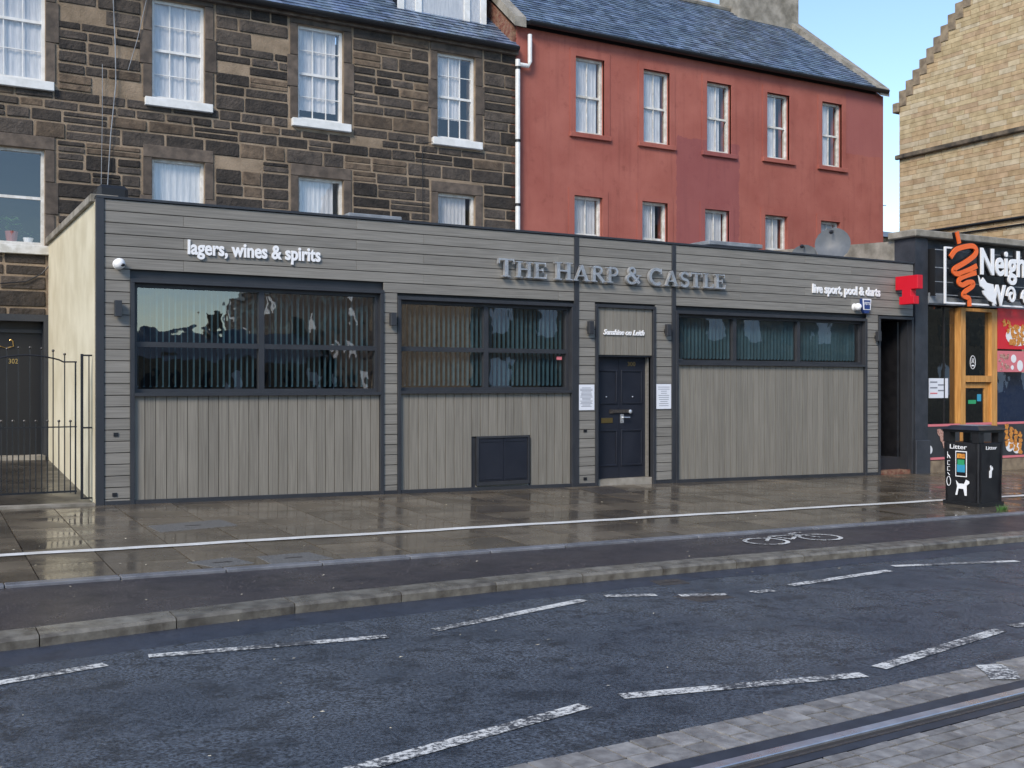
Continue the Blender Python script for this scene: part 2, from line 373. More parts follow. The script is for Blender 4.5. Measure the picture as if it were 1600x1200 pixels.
# kerb stones
kerb = sheet('kerb', (-40, 0, 5, 90), (7.6, 8.5), lambda x, y: gbike(x, 8.4) - .3, 'joint', kind='structure')
x = -3.0
while x < 26:
    L = .93; x1 = x + L - .008; ya, yb = kerb_y(x), kerb_y(x1); t = gbike(x, 8.4) + .006; t1 = gbike(x1, 8.4) + .006
    def kpt(xx, yy, z): return (xx, yy, z)
    b0 = t - .25
    mb = MB(); c = .025
    prof = lambda xx, yy, tt: [(xx, yy, tt - .25), (xx, yy, tt - .02), (xx, yy + c, tt), (xx, yy + .29, tt), (xx, yy + .29, tt - .25)]
    A, B = prof(x, ya, t), prof(x1, yb, t1)
    mb.add(A + B, [(4, 3, 2, 1, 0), (5, 6, 7, 8, 9)] + [(i, (i + 1) % 5, (i + 1) % 5 + 5, i + 5) for i in range(5)])
    mb.obj('kerb_stone', 'kerb', kerb); x += L
# thin edging between paving and cycle lane
x = -3.0
while x < 26:
    mb = MB(); z = gpave(x, 9.7); z1 = gpave(x + .9, 9.7)
    mb.hexa([(x, 9.6, z - .1), (x + .9, 9.6, z1 - .1), (x + .9, 9.74, z1 - .1), (x, 9.74, z - .1), (x, 9.6, z + .004), (x + .9, 9.6, z1 + .004), (x + .9, 9.74, z1 + .004), (x, 9.74, z + .004)])
    mb.obj('edging_stone', 'edging', kerb, bevel=.006); x += .907
# paving slabs: columns with joints running out from the facade
random.seed(3); x = -1.2; ci = 0
while x < 21.5:
    w = .74 if ci % 3 else .62
    y = 9.75; first = True
    while y < 14.74:
        d = random.choice((.6, .75, .9)) if not first else random.choice((.3, .45, .6, .75)); first = False
        y1 = min(y + d, 14.79)
        if 14.79 - y1 < .2: y1 = 14.79
        j = .005; tz = [random.uniform(-.0025, .0025) for _ in range(4)]
        P = [(x + j, y + j), (x + w - j, y + j), (x + w - j, y1 - j), (x + j, y1 - j)]
        mb = MB(); mb.hexa([(a, b, gpave(a, b) - .04) for a, b in P] + [(a, b, gpave(a, b) + t) for (a, b), t in zip(P, tz)])
        mb.obj('paving_slab', 'slab', pave); y = y1
    x += w; ci += 1
# white line along the paving
mb = MB()
for i in range(120):
    xa = -4 + i * .25; xb = xa + .25; ya, yb = [11.16 + .012 * math.sin(t * 2.3) + .008 * math.sin(t * 7) for t in (xa, xb)]
    w = .085
    mb.add([(xa, ya - w, gpave(xa, ya) + .006), (xb, yb - w, gpave(xb, yb) + .006), (xb, yb + w, gpave(xb, yb) + .006), (xa, ya + w, gpave(xa, ya) + .006)], [(0, 1, 2, 3)])
mb.obj('pavement_line_marking', 'linep', kind='structure')
# road dashes, from photo points on the road plane
def marking(pts, w, name='road_marking', m='line'):
    mb = MB(); G = [Vector(hit(px, py, groad)) for px, py in pts]
    for a, b in zip(G, G[1:]):
        t = (b - a).normalized(); n = Vector((-t.y, t.x)) * w / 2
        mb.add([(q.x, q.y, groad(q.x, q.y) + .005) for q in (a - n, b - n, b + n, a + n)], [(0, 1, 2, 3)])
    mb.obj(name, m, kind='structure')
for a in ([(-60, 1078), (165, 1039)], [(232, 1026), (605, 995)], [(680, 985), (912, 938)], [(945, 932), (1025, 930)], [(1062, 931), (1135, 929)], [(1175, 926), (1208, 923)], [(1235, 915), (1390, 892)], [(1395, 885), (1590, 877)]):
    marking(a, .10)
for a in ([(480, 1224), (916, 1103)], [(970, 1089), (1350, 1055)], [(1373, 1044), (1563, 985)], [(1580, 979), (1700, 966)]):
    marking(a, .105)
# cycle symbol (two wheels and a frame) on the cycle lane
mb = MB(); cx, cy = X_(1240, 8.95), 8.95
cx = hit(1240, 843, gbike)[0]; cy = hit(1240, 843, gbike)[1]
def gstroke(path, w):
    for a, b in zip(path, path[1:]):
        a, b = Vector(a), Vector(b); t = (b - a).normalized(); n = Vector((-t.y, t.x)) * w / 2
        mb.add([(q.x, q.y, gbike(q.x, q.y) + .006) for q in (a - n, b - n, b + n, a + n)], [(0, 1, 2, 3)])
for ox in (-.42, .42):
    gstroke([(cx + ox + .26 * math.cos(k * .35), cy + .22 * math.sin(k * .35)) for k in range(19)], .05)
gstroke([(cx - .42, cy), (cx - .1, cy + .28), (cx + .3, cy + .25), (cx - .02, cy), (cx - .1, cy + .28)], .045)
gstroke([(cx + .42, cy), (cx + .27, cy + .36), (cx + .5, cy + .38)], .045)
mb.obj('cycle_symbol_marking', 'lineb', kind='structure')
# tram track: block strip, sealant, grooved rail, setts between the rails
railA = [Vector(hit(px, py, groad)) for px, py in ((1100, 1200), (1620, 1073))]
d = (railA[1] - railA[0]).normalized(); nrm = Vector((-d.y, d.x)); o0 = railA[0]
def tp(s, t, dz=0.0):
    p = o0 + d * s + nrm * t; return (p.x, p.y, groad(p.x, p.y) + dz)
def band(name, t0, t1, dz, m, s0=-14, s1=22, **k):
    mb = MB(); mb.add([tp(s0, t0, dz), tp(s1, t0, dz), tp(s1, t1, dz), tp(s0, t1, dz)], [(0, 1, 2, 3)]); return mb.obj(name, m, **k)
def edge_t(px, py):
    q = Vector(hit(px, py, groad)) - o0; return q.dot(nrm)
tS = edge_t(1200, 1114)
bed = band('track_bed', -1.9, tS, .003, 'joint', kind='structure')
band('rail_sealant', .0, .11, .012, 'seal', parent=bed); band('rail_sealant', -.21, -.14, .012, 'seal', parent=bed)
rail = thing('tram_rail', (*o0, groad(*o0)), 'shiny steel grooved tram rail set in the road beside the setts', 'rail')
for nm, t0, t1, h in (('rail_head', -.065, .0, .017), ('groove', -.12, -.065, -.012), ('guard_lip', -.14, -.12, .015)):
    mb = MB(); mb.hexa([tp(-14, t0, -.03), tp(22, t0, -.03), tp(22, t1, -.03), tp(-14, t1, -.03), tp(-14, t0, h), tp(22, t0, h), tp(22, t1, h), tp(-14, t1, h)])
    mb.obj(nm, 'steel' if nm == 'rail_head' else 'gutter' if nm == 'groove' else 'iron', rail, bevel=.004 if nm == 'rail_head' else 0)
random.seed(11)
def setts(t0, t1, rows_across, lx, s0, s1):
    if rows_across:      # long blocks lying across the strip
        s = s0
        while s < s1:
            w = lx * random.uniform(.9, 1.1); cut = random.uniform(.35, .65) * (t1 - t0) + t0
            for a, b in ((t0, cut), (cut, t1)):
                sett(s, s + w, a, b)
            s += w
    else:
        t = t0; r = 0
        while t < t1 - .02:
            w = random.uniform(.095, .12); s = s0 + random.uniform(-.2, .2)
            while s < s1:
                L = random.uniform(.17, .3); sett(s, s + L, t, min(t + w, t1)); s += L
            t += w
def sett(s0, s1, t0, t1):
    j = .006; h = [.012 + random.uniform(-.003, .003) for _ in range(4)]
    a = [(s0 + j, t0 + j), (s1 - j, t0 + j), (s1 - j, t1 - j), (s0 + j, t1 - j)]
    mb = MB(); mb.hexa([tp(u, v, -.03) for u, v in a] + [tp(u, v, q) for (u, v), q in zip(a, h)]); mb.obj('sett', 'sett', bed)
setts(.11, tS, True, .16, -1.3, 5.2)
setts(-1.25, -.21, False, 0, -.7, 3.6)
# arrow-like paint patch on the block strip
mb = MB(); a = [hit(px, py, groad) for px, py in ((1524, 1043), (1565, 1042), (1588, 1053), (1595, 1065), (1548, 1066), (1540, 1056))]
mb.add([(q[0], q[1], groad(*q) + .017) for q in a], [tuple(range(6))]); mb.obj('road_marking', 'line', kind='structure')
# covers and small finds on the ground
def cover(name, px, m, lab, fn, cat='cover', t=.004, grid=False):
    P = [hit(a, b, fn) for a, b in px]; th = thing(name, (P[0][0], P[0][1], fn(*P[0])), lab, cat)
    c = (sum(p[0] for p in P) / 4, sum(p[1] for p in P) / 4)
    mb = MB(); mb.hexa([(a, b, fn(a, b) - .03) for a, b in P] + [(a, b, fn(a, b) + t) for a, b in P]); mb.obj('plate', m, th, bevel=.003)
    mb = MB(); mb.box(c[0] - .09, c[0] + .09, c[1] - .02, c[1] + .02, fn(*c) + t, fn(*c) + t + .003); mb.obj('lifting_slot', 'iron', th)
cover('access_cover', [(292, 879), (362, 871), (398, 880), (335, 887)], 'granite', 'pale speckled access cover in paving, the smaller one beside the cycle lane edge', gpave)
cover('access_cover', [(400, 870), (482, 863), (522, 873), (425, 882)], 'granite', 'wide pale speckled access cover in paving touching the cycle lane edge', gpave)
cover('access_cover', [(230, 822), (345, 812), (372, 821), (250, 832)], 'granite', 'speckled access cover in paving below the large left window', gpave)
cover('door_grating', [(905, 764), (955, 760), (985, 769), (938, 773)], 'iron', 'dark metal grating in the paving in front of the pub door', gpave, 'grating', .008)
cover('drain_cover', [(1015, 908), (1060, 905), (1078, 912), (1032, 915)], 'iron', 'rusty iron drain cover in the road near the dropped kerb', groad, 'drain cover', .006)
cover('drain_cover', [(1050, 932), (1105, 926), (1150, 934), (1095, 941)], 'iron', 'iron utility cover in the road crossed by the broken white line', groad, 'drain cover', .004)
random.seed(5); mb = MB()
for i in range(330):
    x = random.uniform(0, 19); y = random.choice((random.uniform(8.5, 14.6), random.uniform(8.5, 14.6), random.uniform(8.5, 12), random.uniform(4.8, 8)))
    fn = gpave if y > 9.75 else gbike if y > 8.5 else groad
    s = random.uniform(.004, .012); a = random.uniform(0, 6.28); z = fn(x, y) + .009
    mb.add([(x + s * math.cos(a + k * 1.57) * (1.6 if k % 2 else .7), y + s * math.sin(a + k * 1.57) * (1.6 if k % 2 else .7), z + random.uniform(0, .006)) for k in range(4)], [(0, 1, 2, 3)])
mb.obj('leaf_litter', 'litter', kind='stuff')
mb = MB(); lx, ly = hit(995, 893, groad)
for i in range(40):
    a = random.uniform(0, 6.28); x = lx + random.gauss(0, .14); y = ly - abs(random.gauss(0, .04)) + .02; z = groad(x, y) + .012 + random.uniform(0, .02)
    mb.add([(x + .022 * math.cos(a + k * 1.57), y + .022 * math.sin(a + k * 1.57), z + random.uniform(0, .012)) for k in range(4)], [(0, 1, 2, 3)])
mb.obj('gutter_leaves', 'brickred', label='small drift of russet leaves lying in the gutter', cat='leaves', kind='stuff')
# weeds at the kerb by the bin, and a russet leaf clump in the gutter
mb = MB()
wx, wy = hit(1567, 797, gpave)
for i in range(60):
    a = random.uniform(0, 6.28); r = random.uniform(0, .1); h = random.uniform(.03, .1); x = wx + r * math.cos(a); y = wy + r * .6 * math.sin(a); z = gpave(x, y)
    mb.add([(x - .008, y, z), (x + .008, y, z), (x + .03 * math.cos(a), y + .03 * math.sin(a), z + h)], [(0, 1, 2)])
mb.obj('weed_tuft', 'leaf', label='small green weed tuft growing at the edging beside the litter bin', cat='weed')

# ================================================================== PUB
ZT = 4.088; PX0, PX1 = 2.075, 17.75
pub = thing('pub_building', (PX0, YF, 0), 'single storey pub clad in grey boards with dark framed windows and cream side wall', 'building')
x_ = lambda p: X_(p)
w1 = (x_(210), x_(594)); w2 = (x_(626), x_(895)); w3 = (x_(1055), x_(1351)); dr = (x_(934), x_(1020)); d2 = (x_(1375), x_(1422))
zt1 = Z_(400, 450); zt2 = Z_(760, 474); zt3 = Z_(1200, 496); ztd = Z_(976, 482); ztd2 = Z_(1400, 499)
zs1 = Z_(400, 613); zs2 = Z_(760, 610); zs3 = Z_(1200, 568)
holes = [(*w1, zs1, zt1), (*w2, zs2, zt2), (*w3, zs3, zt3), (*dr, -1, ztd), (*d2, -1, ztd2)]
holes_wall(PX0 + .02, PX1, -.6, ZT - .03, holes, YF + .072, YF + .25).obj('wall', 'trim', pub)
# interior room, back and ceiling
mb = MB(); mb.box(PX0 + .3, PX1 - .05, 19.5, 19.6, -.5, 3.6); mb.box(PX0 + .3, PX1 - .05, YF + .25, 19.5, -.5, .1); mb.box(PX0 + .3, PX1 - .05, YF + .25, 19.5, 3.55, 3.65)
mb.box(PX0 + .25, PX0 + .3, YF + .25, 19.5, -.5, 3.6); mb.box(PX1 - .06, PX1, YF + .25, 19.5, -.5, 3.6)
mb.obj('interior', 'void', pub)
mb = MB(); mb.box(PX0 + .1, PX1 - .02, YF + .26, 20.55, 3.7, 3.8); mb.obj('flat_roof', 'lead', pub)
# cream side wall with coping
yb = 20.58
mb = MB(); mb.hexa([(PX0 - .03, YF + .13, -.5), (PX0 + .24, YF + .13, -.5), (PX0 + .24, yb, -.5), (PX0 - .03, yb, -.5), (PX0 - .03, YF + .13, 4.02), (PX0 + .24, YF + .13, 4.02), (PX0 + .24, yb, 4.10), (PX0 - .03, yb, 4.10)])
mb.obj('side_wall', 'cream', pub)
mb = MB(); mb.hexa([(PX0 - .08, YF + .14, 4.022), (PX0 + .28, YF + .14, 4.022), (PX0 + .28, yb - .01, 4.102), (PX0 - .08, yb - .01, 4.102), (PX0 - .08, YF + .14, 4.13), (PX0 + .28, YF + .14, 4.13), (PX0 + .28, yb - .01, 4.22), (PX0 - .08, yb - .01, 4.22)])
mb.obj('coping', 'concrete', pub, bevel=.01)
# boards
BP = .153
def hboard(xa, xb, z0, z1, y=YF):
    if xb - xa < .02 or z1 - z0 < .02: return
    MB().box(xa + .0015, xb - .0015, y, y + .022, z0 + .005, z1 - .005).obj('cladding_board', 'clad_h', pub, bevel=.002)
def vboard(xa, xb, z0, z1, y=YF + .03):
    if xb - xa < .02: return
    MB().box(xa + .004, xb - .004, y, y + .022, z0, z1).obj('panel_board', 'clad_v', pub, bevel=.002)
tw = .055
px0 = PX0 + .075
rows = []; z = ZT - .035
while z > -.35: rows.append((z - BP, z)); z -= BP
vt = [(x_(897), x_(904)), (x_(1049.5), x_(1055.5))]
tops = [(w1[0] - tw, w1[1] + tw, zt1 + tw), (w2[0] - tw, vt[0][0], zt2 + tw), (dr[0] - tw, dr[1] + tw, ztd + .035), (vt[1][1], w3[1] + tw, zt3 + tw), (d2[0] - tw, PX1, ztd2 + .04)]
jodd = [x_(p) for p in (287, 662, 1157, 1330)]; jev = [x_(p) for p in (557, 873, 1258, 1420)]
for i, (a, b) in enumerate(rows):
    segs = [(px0, vt[0][0]), (vt[0][1], vt[1][0]), (vt[1][1], PX1)]
    mid = (a + b) / 2
    for t0, t1, zt in tops:                       # cut away the openings and the panels below them
        new = []
        for s0, s1 in segs:
            if a + .02 < zt:
                if t1 <= s0 or t0 >= s1: new.append((s0, s1))
                else:
                    if t0 > s0: new.append((s0, t0))
                    if t1 < s1: new.append((t1, s1))
            else: new.append((s0, s1))
        segs = new
    for s0, s1 in segs:
        cuts = [s0] + [j for j in (jodd if i % 2 else jev) if s0 + .15 < j < s1 - .15] + [s1]
        for c0, c1 in zip(cuts, cuts[1:]):
            zb = max(a, g0((c0 + c1) / 2) + .03)
            # the board above an opening is notched down to the trim
            zz = a
            for t0, t1, zt in tops:
                if c0 < (t0 + t1) / 2 < c1 and a < zt < b: zz = zt
            if b - max(zb, zz) > .025: hboard(c0, c1, max(zb, zz), b)
# side return of the cladding
for a, b in rows:
    if a > .0: MB().box(PX0 - .022, PX0, YF + .03, YF + .135, a + .003, b - .003).obj('return_board', 'clad_h', pub)
# trims
def trim(*b, name='trim'): return MB().box(*b).obj(name, 'trim', pub, bevel=.003)
trim(PX0 - .03, px0 - .002, YF - .018, YF + .03, -.08, ZT, name='corner_trim')
trim(PX0 - .03, PX1 + .01, YF - .022, YF + .26, ZT - .032, ZT + .004, name='top_trim')
for a, b in vt: trim(a, b, YF - .016, YF + .023, g0(a) - .05, ZT - .034, name='vertical_trim')
def surround(w, zt, full=True):
    gl, gr = g0(w[0]), g0(w[1])
    trim(w[0] - tw, w[0], YF - .025, YF + .12, gl - .05, zt, name='surround_trim'); trim(w[1], w[1] + tw, YF - .025, YF + .12, gr - .05, zt, name='surround_trim')
    trim(w[0] - tw, w[1] + tw, YF - .025, YF + .12, zt + .001, zt + tw, name='surround_trim')
surround(w1, zt1); surround((w2[0], vt[0][0] - .056), zt2); surround((vt[1][1] + .056, w3[1]), zt3); surround(dr, ztd); surround((d2[0], PX1 - .06), ztd2)
def skirt(xa, xb):
    mb = MB(); a, b = g0(xa), g0(xb)
    mb.hexa([(xa, YF - .012, a - .1), (xb, YF - .012, b - .1), (xb, YF + .055, b - .1), (xa, YF + .055, a - .1), (xa, YF - .012, a + .055), (xb, YF - .012, b + .055), (xb, YF + .055, b + .055), (xa, YF + .055, a + .055)])
    mb.obj('skirting', 'trim', pub)
for a, b in ((px0, w1[0] - tw), (w1[0], w1[1]), (w1[1] + tw, w2[0] - tw), (w2[0], vt[0][0] - .056), (vt[0][1], dr[0] - tw), (dr[1] + tw, vt[1][0]), (vt[1][1] + .056, w3[1]), (w3[1] + tw, d2[0] - tw)): skirt(a + .002, b - .002)
# vertical board panels under windows
hat = (x_(745), x_(827), Z_(786, 757), Z_(786, 684))
def vpanel(xa, xb, zt, n):
    w = (xb - xa) / n
    for i in range(n):
        a, b = xa + i * w, xa + (i + 1) * w; zb = g0(a) + .05; c = (a + b) / 2
        if hat[0] - .02 < c < hat[1] + .02: zb = hat[3] + .03
        vboard(a, b, zb, zt)
    MB().box(xa, xb, YF + .056, YF + .07, g0(xb) - .05, zt).obj('panel_backing', 'trim', pub)
vpanel(w1[0], w1[1], zs1 - .01, 25); vpanel(w2[0], vt[0][0] - .056, zs2 - .01, 20); vpanel(vt[1][1] + .056, w3[1], zs3 - .01, 34)
# windows
def window(w, zs, zt, mull, tran, yg=YF + .13):
    f = MB(); fw = .05; y0, y1 = YF + .075, YF + .17
    f.box(w[0], w[0] + fw, y0, y1, zs, zt); f.box(w[1] - fw, w[1], y0, y1, zs, zt); f.box(w[0] + fw, w[1] - fw, y0, y1, zs, zs + fw); f.box(w[0] + fw, w[1] - fw, y0, y1, zt - fw, zt)
    win = f.obj('window', 'trim', pub)
    xs = [w[0] + fw] + mull + [w[1] - fw]
    for m_ in mull: MB().box(m_ - .04, m_ + .04, y0 - .004, y1 - .01, zs + fw, zt - fw).obj('mullion', 'trim', win)
    zz = [zs + fw] + tran + [zt - fw]
    for i in range(len(xs) - 1):
        a = xs[i] + (.04 if i else 0); b = xs[i + 1] - (.04 if i < len(xs) - 2 else 0)
        for t in tran: MB().box(a, b, y0 + .002, y1 - .02, t - .035, t + .035).obj('transom', 'trim', win)
        for j in range(len(zz) - 1):
            c = zz[j] + (.035 if j else 0); d_ = zz[j + 1] - (.035 if j < len(zz) - 2 else 0)
            MB().add([(a, yg, c), (b, yg, c), (b, yg, d_), (a, yg, d_)], [(0, 1, 2, 3)]).obj('pane', 'glass', win)
    MB().box(w[0] - .0, w[1] + .0, YF - .03, YF + .074, zs - .045, zs - .002).obj('sill', 'trim', win)
    bl = MB(); xx = w[0] + .08
    while xx < w[1] - .08:
        dx, dy = -.003 + random.uniform(-.004, .004), .042
        bl.add([(xx - dx, YF + .22 - dy, zs + .09), (xx + dx, YF + .22 + dy, zs + .09), (xx + dx, YF + .22 + dy, zt - .05), (xx - dx, YF + .22 - dy, zt - .05)], [(0, 1, 2, 3)])
        bl.box(xx - .012, xx + .012, YF + .205, YF + .235, zs + .075, zs + .095); xx += .083
    bl.box(w[0] + .05, w[1] - .05, YF + .19, YF + .25, zt - .05, zt - .01)
    bl.obj('vertical_blinds', 'blind', win, kind='stuff')
wr2 = vt[0][0] - .056; wl3 = vt[1][1] + .056
window(w1, zs1, zt1, [x_(411)], [Z_(411, 541)]); window((w2[0], wr2), zs2, zt2, [x_(763)], [Z_(763, 547)]); window((wl3, w3[1]), zs3, zt3, [x_(1152), x_(1252)], [])
# small stickers on the panes
MB().box(x_(1056), x_(1062), YF + .122, YF + .126, Z_(1059, 564), Z_(1059, 537)).obj('window_sticker', 'paper', pub)
MB().box(x_(876), x_(884), YF + .122, YF + .126, Z_(880, 562), Z_(880, 557)).obj('window_sticker', 'pink', pub)
# door
yd = YF + .18; zb = g0(dr[0]) + .10; zdt = Z_(970, 558, yd)
dx0, dx1 = dr[0] + .0, X_(1008, yd)
door = MB().box(dx0, dx1, yd, yd + .05, zb, zdt).obj('door', 'navy', pub)
MB().box(dx0, dr[1], YF + .03, yd + .1, zb - .3, zb - .004).obj('doorstep', 'concrete', pub)
MB().box(dx1 + .002, dr[1], YF + .12, yd + .06, zb, zdt).obj('reveal', 'clad_h', pub)
nb = 7; ww = (dr[1] - dr[0]) / nb
for i in range(nb): vboard(dr[0] + i * ww, dr[0] + (i + 1) * ww, zdt + .03, ztd, YF + .02)
MB().box(dr[0], dr[1], YF + .045, yd + .06, zdt + .002, ztd).obj('overdoor_panel', 'trim', pub)
dm = (dx0 + dx1) / 2; dw = dx1 - dx0
for a, b in ((dx0 + .07, dm - .04), (dm + .04, dx1 - .07)):
    for c, d_ in ((Z_(970, 733, yd) + .06, Z_(970, 671, yd)), (Z_(970, 631, yd), Z_(970, 578, yd))):
        mb = MB(); e = .028
        mb.box(a, b, yd - .02, yd, c, c + e); mb.box(a, b, yd - .02, yd, d_ - e, d_); mb.box(a, a + e, yd - .019, yd, c + e, d_ - e); mb.box(b - e, b, yd - .019, yd, c + e, d_ - e)
        mb.obj('panel_moulding', 'navy', door, bevel=.004)
MB().box(dm - .004, dm + .004, yd - .006, yd, zb, zdt).obj('meeting_bead', 'navy', door)
for p in (947, 988): MB().ball((X_(p, yd), yd - .008, Z_(970, 620, yd)), .014).obj('stud', 'chrome', door)
MB().box(X_(939, yd), X_(957, yd), yd - .012, yd, Z_(947, 661, yd), Z_(947, 653, yd)).obj('letterbox', 'gold', door, bevel=.004)
h = MB().box(X_(969, yd), X_(974, yd), yd - .014, yd, Z_(972, 661, yd), Z_(972, 647, yd)).obj('handle', 'chrome', door)
MB().tube([(X_(972, yd), yd - .014, Z_(972, 652, yd)), (X_(972, yd), yd - .06, Z_(972, 652, yd)), (X_(981, yd), yd - .06, Z_(981, 652, yd))], .011).obj('lever', 'chrome', h)
mb = MB(); mb.box(X_(955, yd), X_(982, yd), yd - .035, yd - .012, Z_(965, 645, yd), Z_(965, 640, yd)); mb.box(X_(952, yd), X_(958, yd), yd - .03, yd, Z_(955, 646, yd), Z_(955, 640, yd))
mb.obj('lock_bar', 'iron', door)
MB().ball((X_(983, yd), yd - .04, Z_(983, 643, yd)), .035, 10, (1, .6, 1.1)).obj('padlock', 'chrome', door)
text('300', X_(980.5, yd), X_(992.5, yd), Z_(986, 572, yd), .075, yd - .006, 'gold', door, .006, 0.0, name='number')
# hatch
hz = MB(); hz.box(hat[0], hat[1], YF - .014, YF + .03, hat[3], hat[3] + .03); hz.box(hat[0], hat[0] + .03, YF - .014, YF + .03, hat[2], hat[3]); hz.box(hat[1] - .03, hat[1], YF - .014, YF + .03, hat[2], hat[3]); hz.box(hat[0] + .03, hat[1] - .03, YF - .014, YF + .03, hat[2], hat[2] + .06)
hatch = hz.obj('cellar_hatch', 'trim', pub); hm = (hat[0] + hat[1]) / 2
for a, b in ((hat[0] + .035, hm - .003), (hm + .003, hat[1] - .035)):
    lf = MB().box(a, b, YF + .004, YF + .03, hat[2] + .065, hat[3] - .005).obj('hatch_leaf', 'navy', hatch)
    for zz in (hat[3] - .06, hat[2] + .09): MB().box(a + .03, b - .03, YF - .006, YF + .004, zz, zz + .02).obj('hatch_rail', 'navy', lf)
MB().box(hat[0], hat[1], YF + .03, YF + .056, g0(hm) - .02, hat[2]).obj('hatch_base', 'clad_v', pub)
# right hand doorway: dark lobby with a panelled black door standing open
mb = MB(); mb.box(d2[0] - .02, d2[0], YF + .12, YF + 1.3, -.4, ztd2); mb.box(PX1 - .06, PX1 - .03, YF + .12, YF + 1.3, -.4, ztd2); mb.box(d2[0], PX1 - .06, YF + 1.3, YF + 1.35, -.4, ztd2); mb.box(d2[0], PX1 - .06, YF + .12, YF + 1.3, ztd2, ztd2 + .05)
mb.obj('lobby', 'black', pub)
MB().box(d2[0], PX1 - .06, YF + .02, YF + 1.3, g0(17) - .2, g0(17) + .07).obj('lobby_step', 'brickred', pub)
d2o = MB().hexa([(PX1 - .12, YF + .3, -.14), (PX1 - .07, YF + .28, -.14), (PX1 - .10, YF + 1.2, -.14), (PX1 - .15, YF + 1.2, -.14), (PX1 - .12, YF + .3, ztd2 - .02), (PX1 - .07, YF + .28, ztd2 - .02), (PX1 - .10, YF + 1.2, ztd2 - .02), (PX1 - .15, YF + 1.2, ztd2 - .02)]).obj('side_door', 'black', pub)
# little sockets on the piers
for p, q in ((181, 679), (179, 773), (914, 673), (914, 748)):
    MB().box(x_(p) - .03, x_(p) + .03, YF - .012, YF, Z_(p, q) - .025, Z_(p, q) + .025).obj('wall_socket', 'black', pub)
# roof bits
MB().box(PX0 + .05, PX0 + .45, YF + .4, YF + .9, 3.8, 4.32).obj('roof_box', 'gutter', label='black box on the pub roof corner by the tenement', cat='roof box', bevel=.05)
def roof_vent(pa, pb, py, Y, lab):
    a, b, z = X_(pa, Y), X_(pb, Y), Z_((pa + pb) / 2, py, Y); t = thing('roof_vent', (a, Y, 3.8), lab, 'roof vent')
    MB().box(a + .1, b - .1, Y + .1, Y + .8, 3.79, z - .05).obj('housing', 'dish', t); MB().box(a, b, Y, Y + .9, z - .05, z + .03).obj('cap', 'lead', t, bevel=.01)
roof_vent(545, 628, 338, YF + 2.2, 'flat pale grey vent cap on pub roof below the stone tenement'); roof_vent(1108, 1192, 381, YF + 1.2, 'low grey capped vent on pub roof below the red building')
# satellite dishes
def dish(px, py, r, Y, lab, tilt):
    c = Vector((X_(px, Y), Y, Z_(px, py, Y))); t = thing('satellite_dish', (c.x, Y, 3.8), lab, 'satellite dish'); mb = MB(); n = 20
    ax = Vector((-.75, -.62, .25)).normalized(); u = ax.cross(Vector((0, 0, 1))).normalized(); v = u.cross(ax)
    vs = [c - ax * .10]; fs = []
    for j in (1, 2, 3):
        for k in range(n): vs.append(c - ax * (.10 * (1 - (j / 3) ** 2)) + (u * math.cos(6.2832 * k / n) + v * math.sin(6.2832 * k / n)) * r * j / 3)
    for k in range(n):
        fs.append((0, 1 + k, 1 + (k + 1) % n))
        for j in range(2): fs.append((1 + j * n + k, 1 + (j + 1) * n + k, 1 + (j + 1) * n + (k + 1) % n, 1 + j * n + (k + 1) % n))
    mb.add(vs, fs); mb.obj('reflector', 'dish', t, smooth=True)
    MB().tube([c - ax * .06 - v * -r * .9, c + ax * .42 + v * r * .25], .012).obj('feed_arm', 'black', t)
    MB().ball(c + ax * .42 + v * r * .25, .045).obj('receiver', 'black', t)
    MB().tube([c - ax * .12, c - ax * .2 - Vector((0, 0, .1)), (c.x + .1, Y + .1, 3.79)], .025).obj('mast', 'dish', t)
dish(1301, 381, .36, YF + 1.0, 'large grey satellite dish standing on the pub roof edge', 0); dish(1256, 401, .27, YF + 1.6, 'smaller grey satellite dish half hidden behind the roof edge', 0)
# wall lamps
for p, q0, q1, lab in ((183, 470, 495, 'wall lamp on the corner pier left of the large window'), (611, 489, 509, 'wall lamp on the pier between the two tall windows'), (919, 502, 522, 'wall lamp left of the front door'), (1040, 507, 525, 'wall lamp right of the front door'), (1368, 518, 533, 'wall lamp beside the open side doorway')):
    a, z0, z1 = x_(p), Z_(p, q1), Z_(p, q0)
    t = thing('wall_lamp', (a, YF, z0), 'slim dark ' + lab, 'lamp', 'wall lamps along the pub front')
    MB().box(a - .045, a + .045, YF - .115, YF - .035, z0, z1).obj('lamp_body', 'trim', t, bevel=.004); MB().box(a - .03, a + .03, YF - .035, YF, z0 + .05, z1 - .08).obj('bracket', 'black', t)
# cameras and alarm
def camera_ball(px, py, lab, sidex):
    c = (x_(px), YF - .09, Z_(px, py)); t = thing('security_camera', (c[0], YF, c[2]), lab, 'camera')
    MB().tube([(c[0], YF, c[2]), (c[0], YF - .05, c[2])], [.075, .06], 14).obj('base', 'letter', t); MB().ball(c, .075, 14).obj('dome', 'letter', t, smooth=True)
    MB().ball((c[0] + .03, c[1] - .058, c[2] - .02), .028, 8, (1.2, .6, .8)).obj('lens', 'black', t)
camera_ball(185, 413, 'round white security camera on the corner above the left wall lamp', 1); camera_ball(1335, 480, 'round white security camera beside the blue alarm box', 1)
a, z0 = x_(1350), Z_(1350, 490); al = thing('alarm_box', (a, YF, z0), 'shield shaped white and blue alarm box above the third window', 'alarm box')
sh = lambda k, zoff=0: [(a - .13 * k, z0 + .29), (a + .13 * k, z0 + .29), (a + .12 * k, z0 + .1), (a + .06 * k, z0 + .0), (a - .06 * k, z0 + .0), (a - .12 * k, z0 + .1)]
MB().prism([(u, YF - .07, v) for u, v in sh(1)], (0, .07, 0)).obj('shell', 'blue', al, bevel=.008)
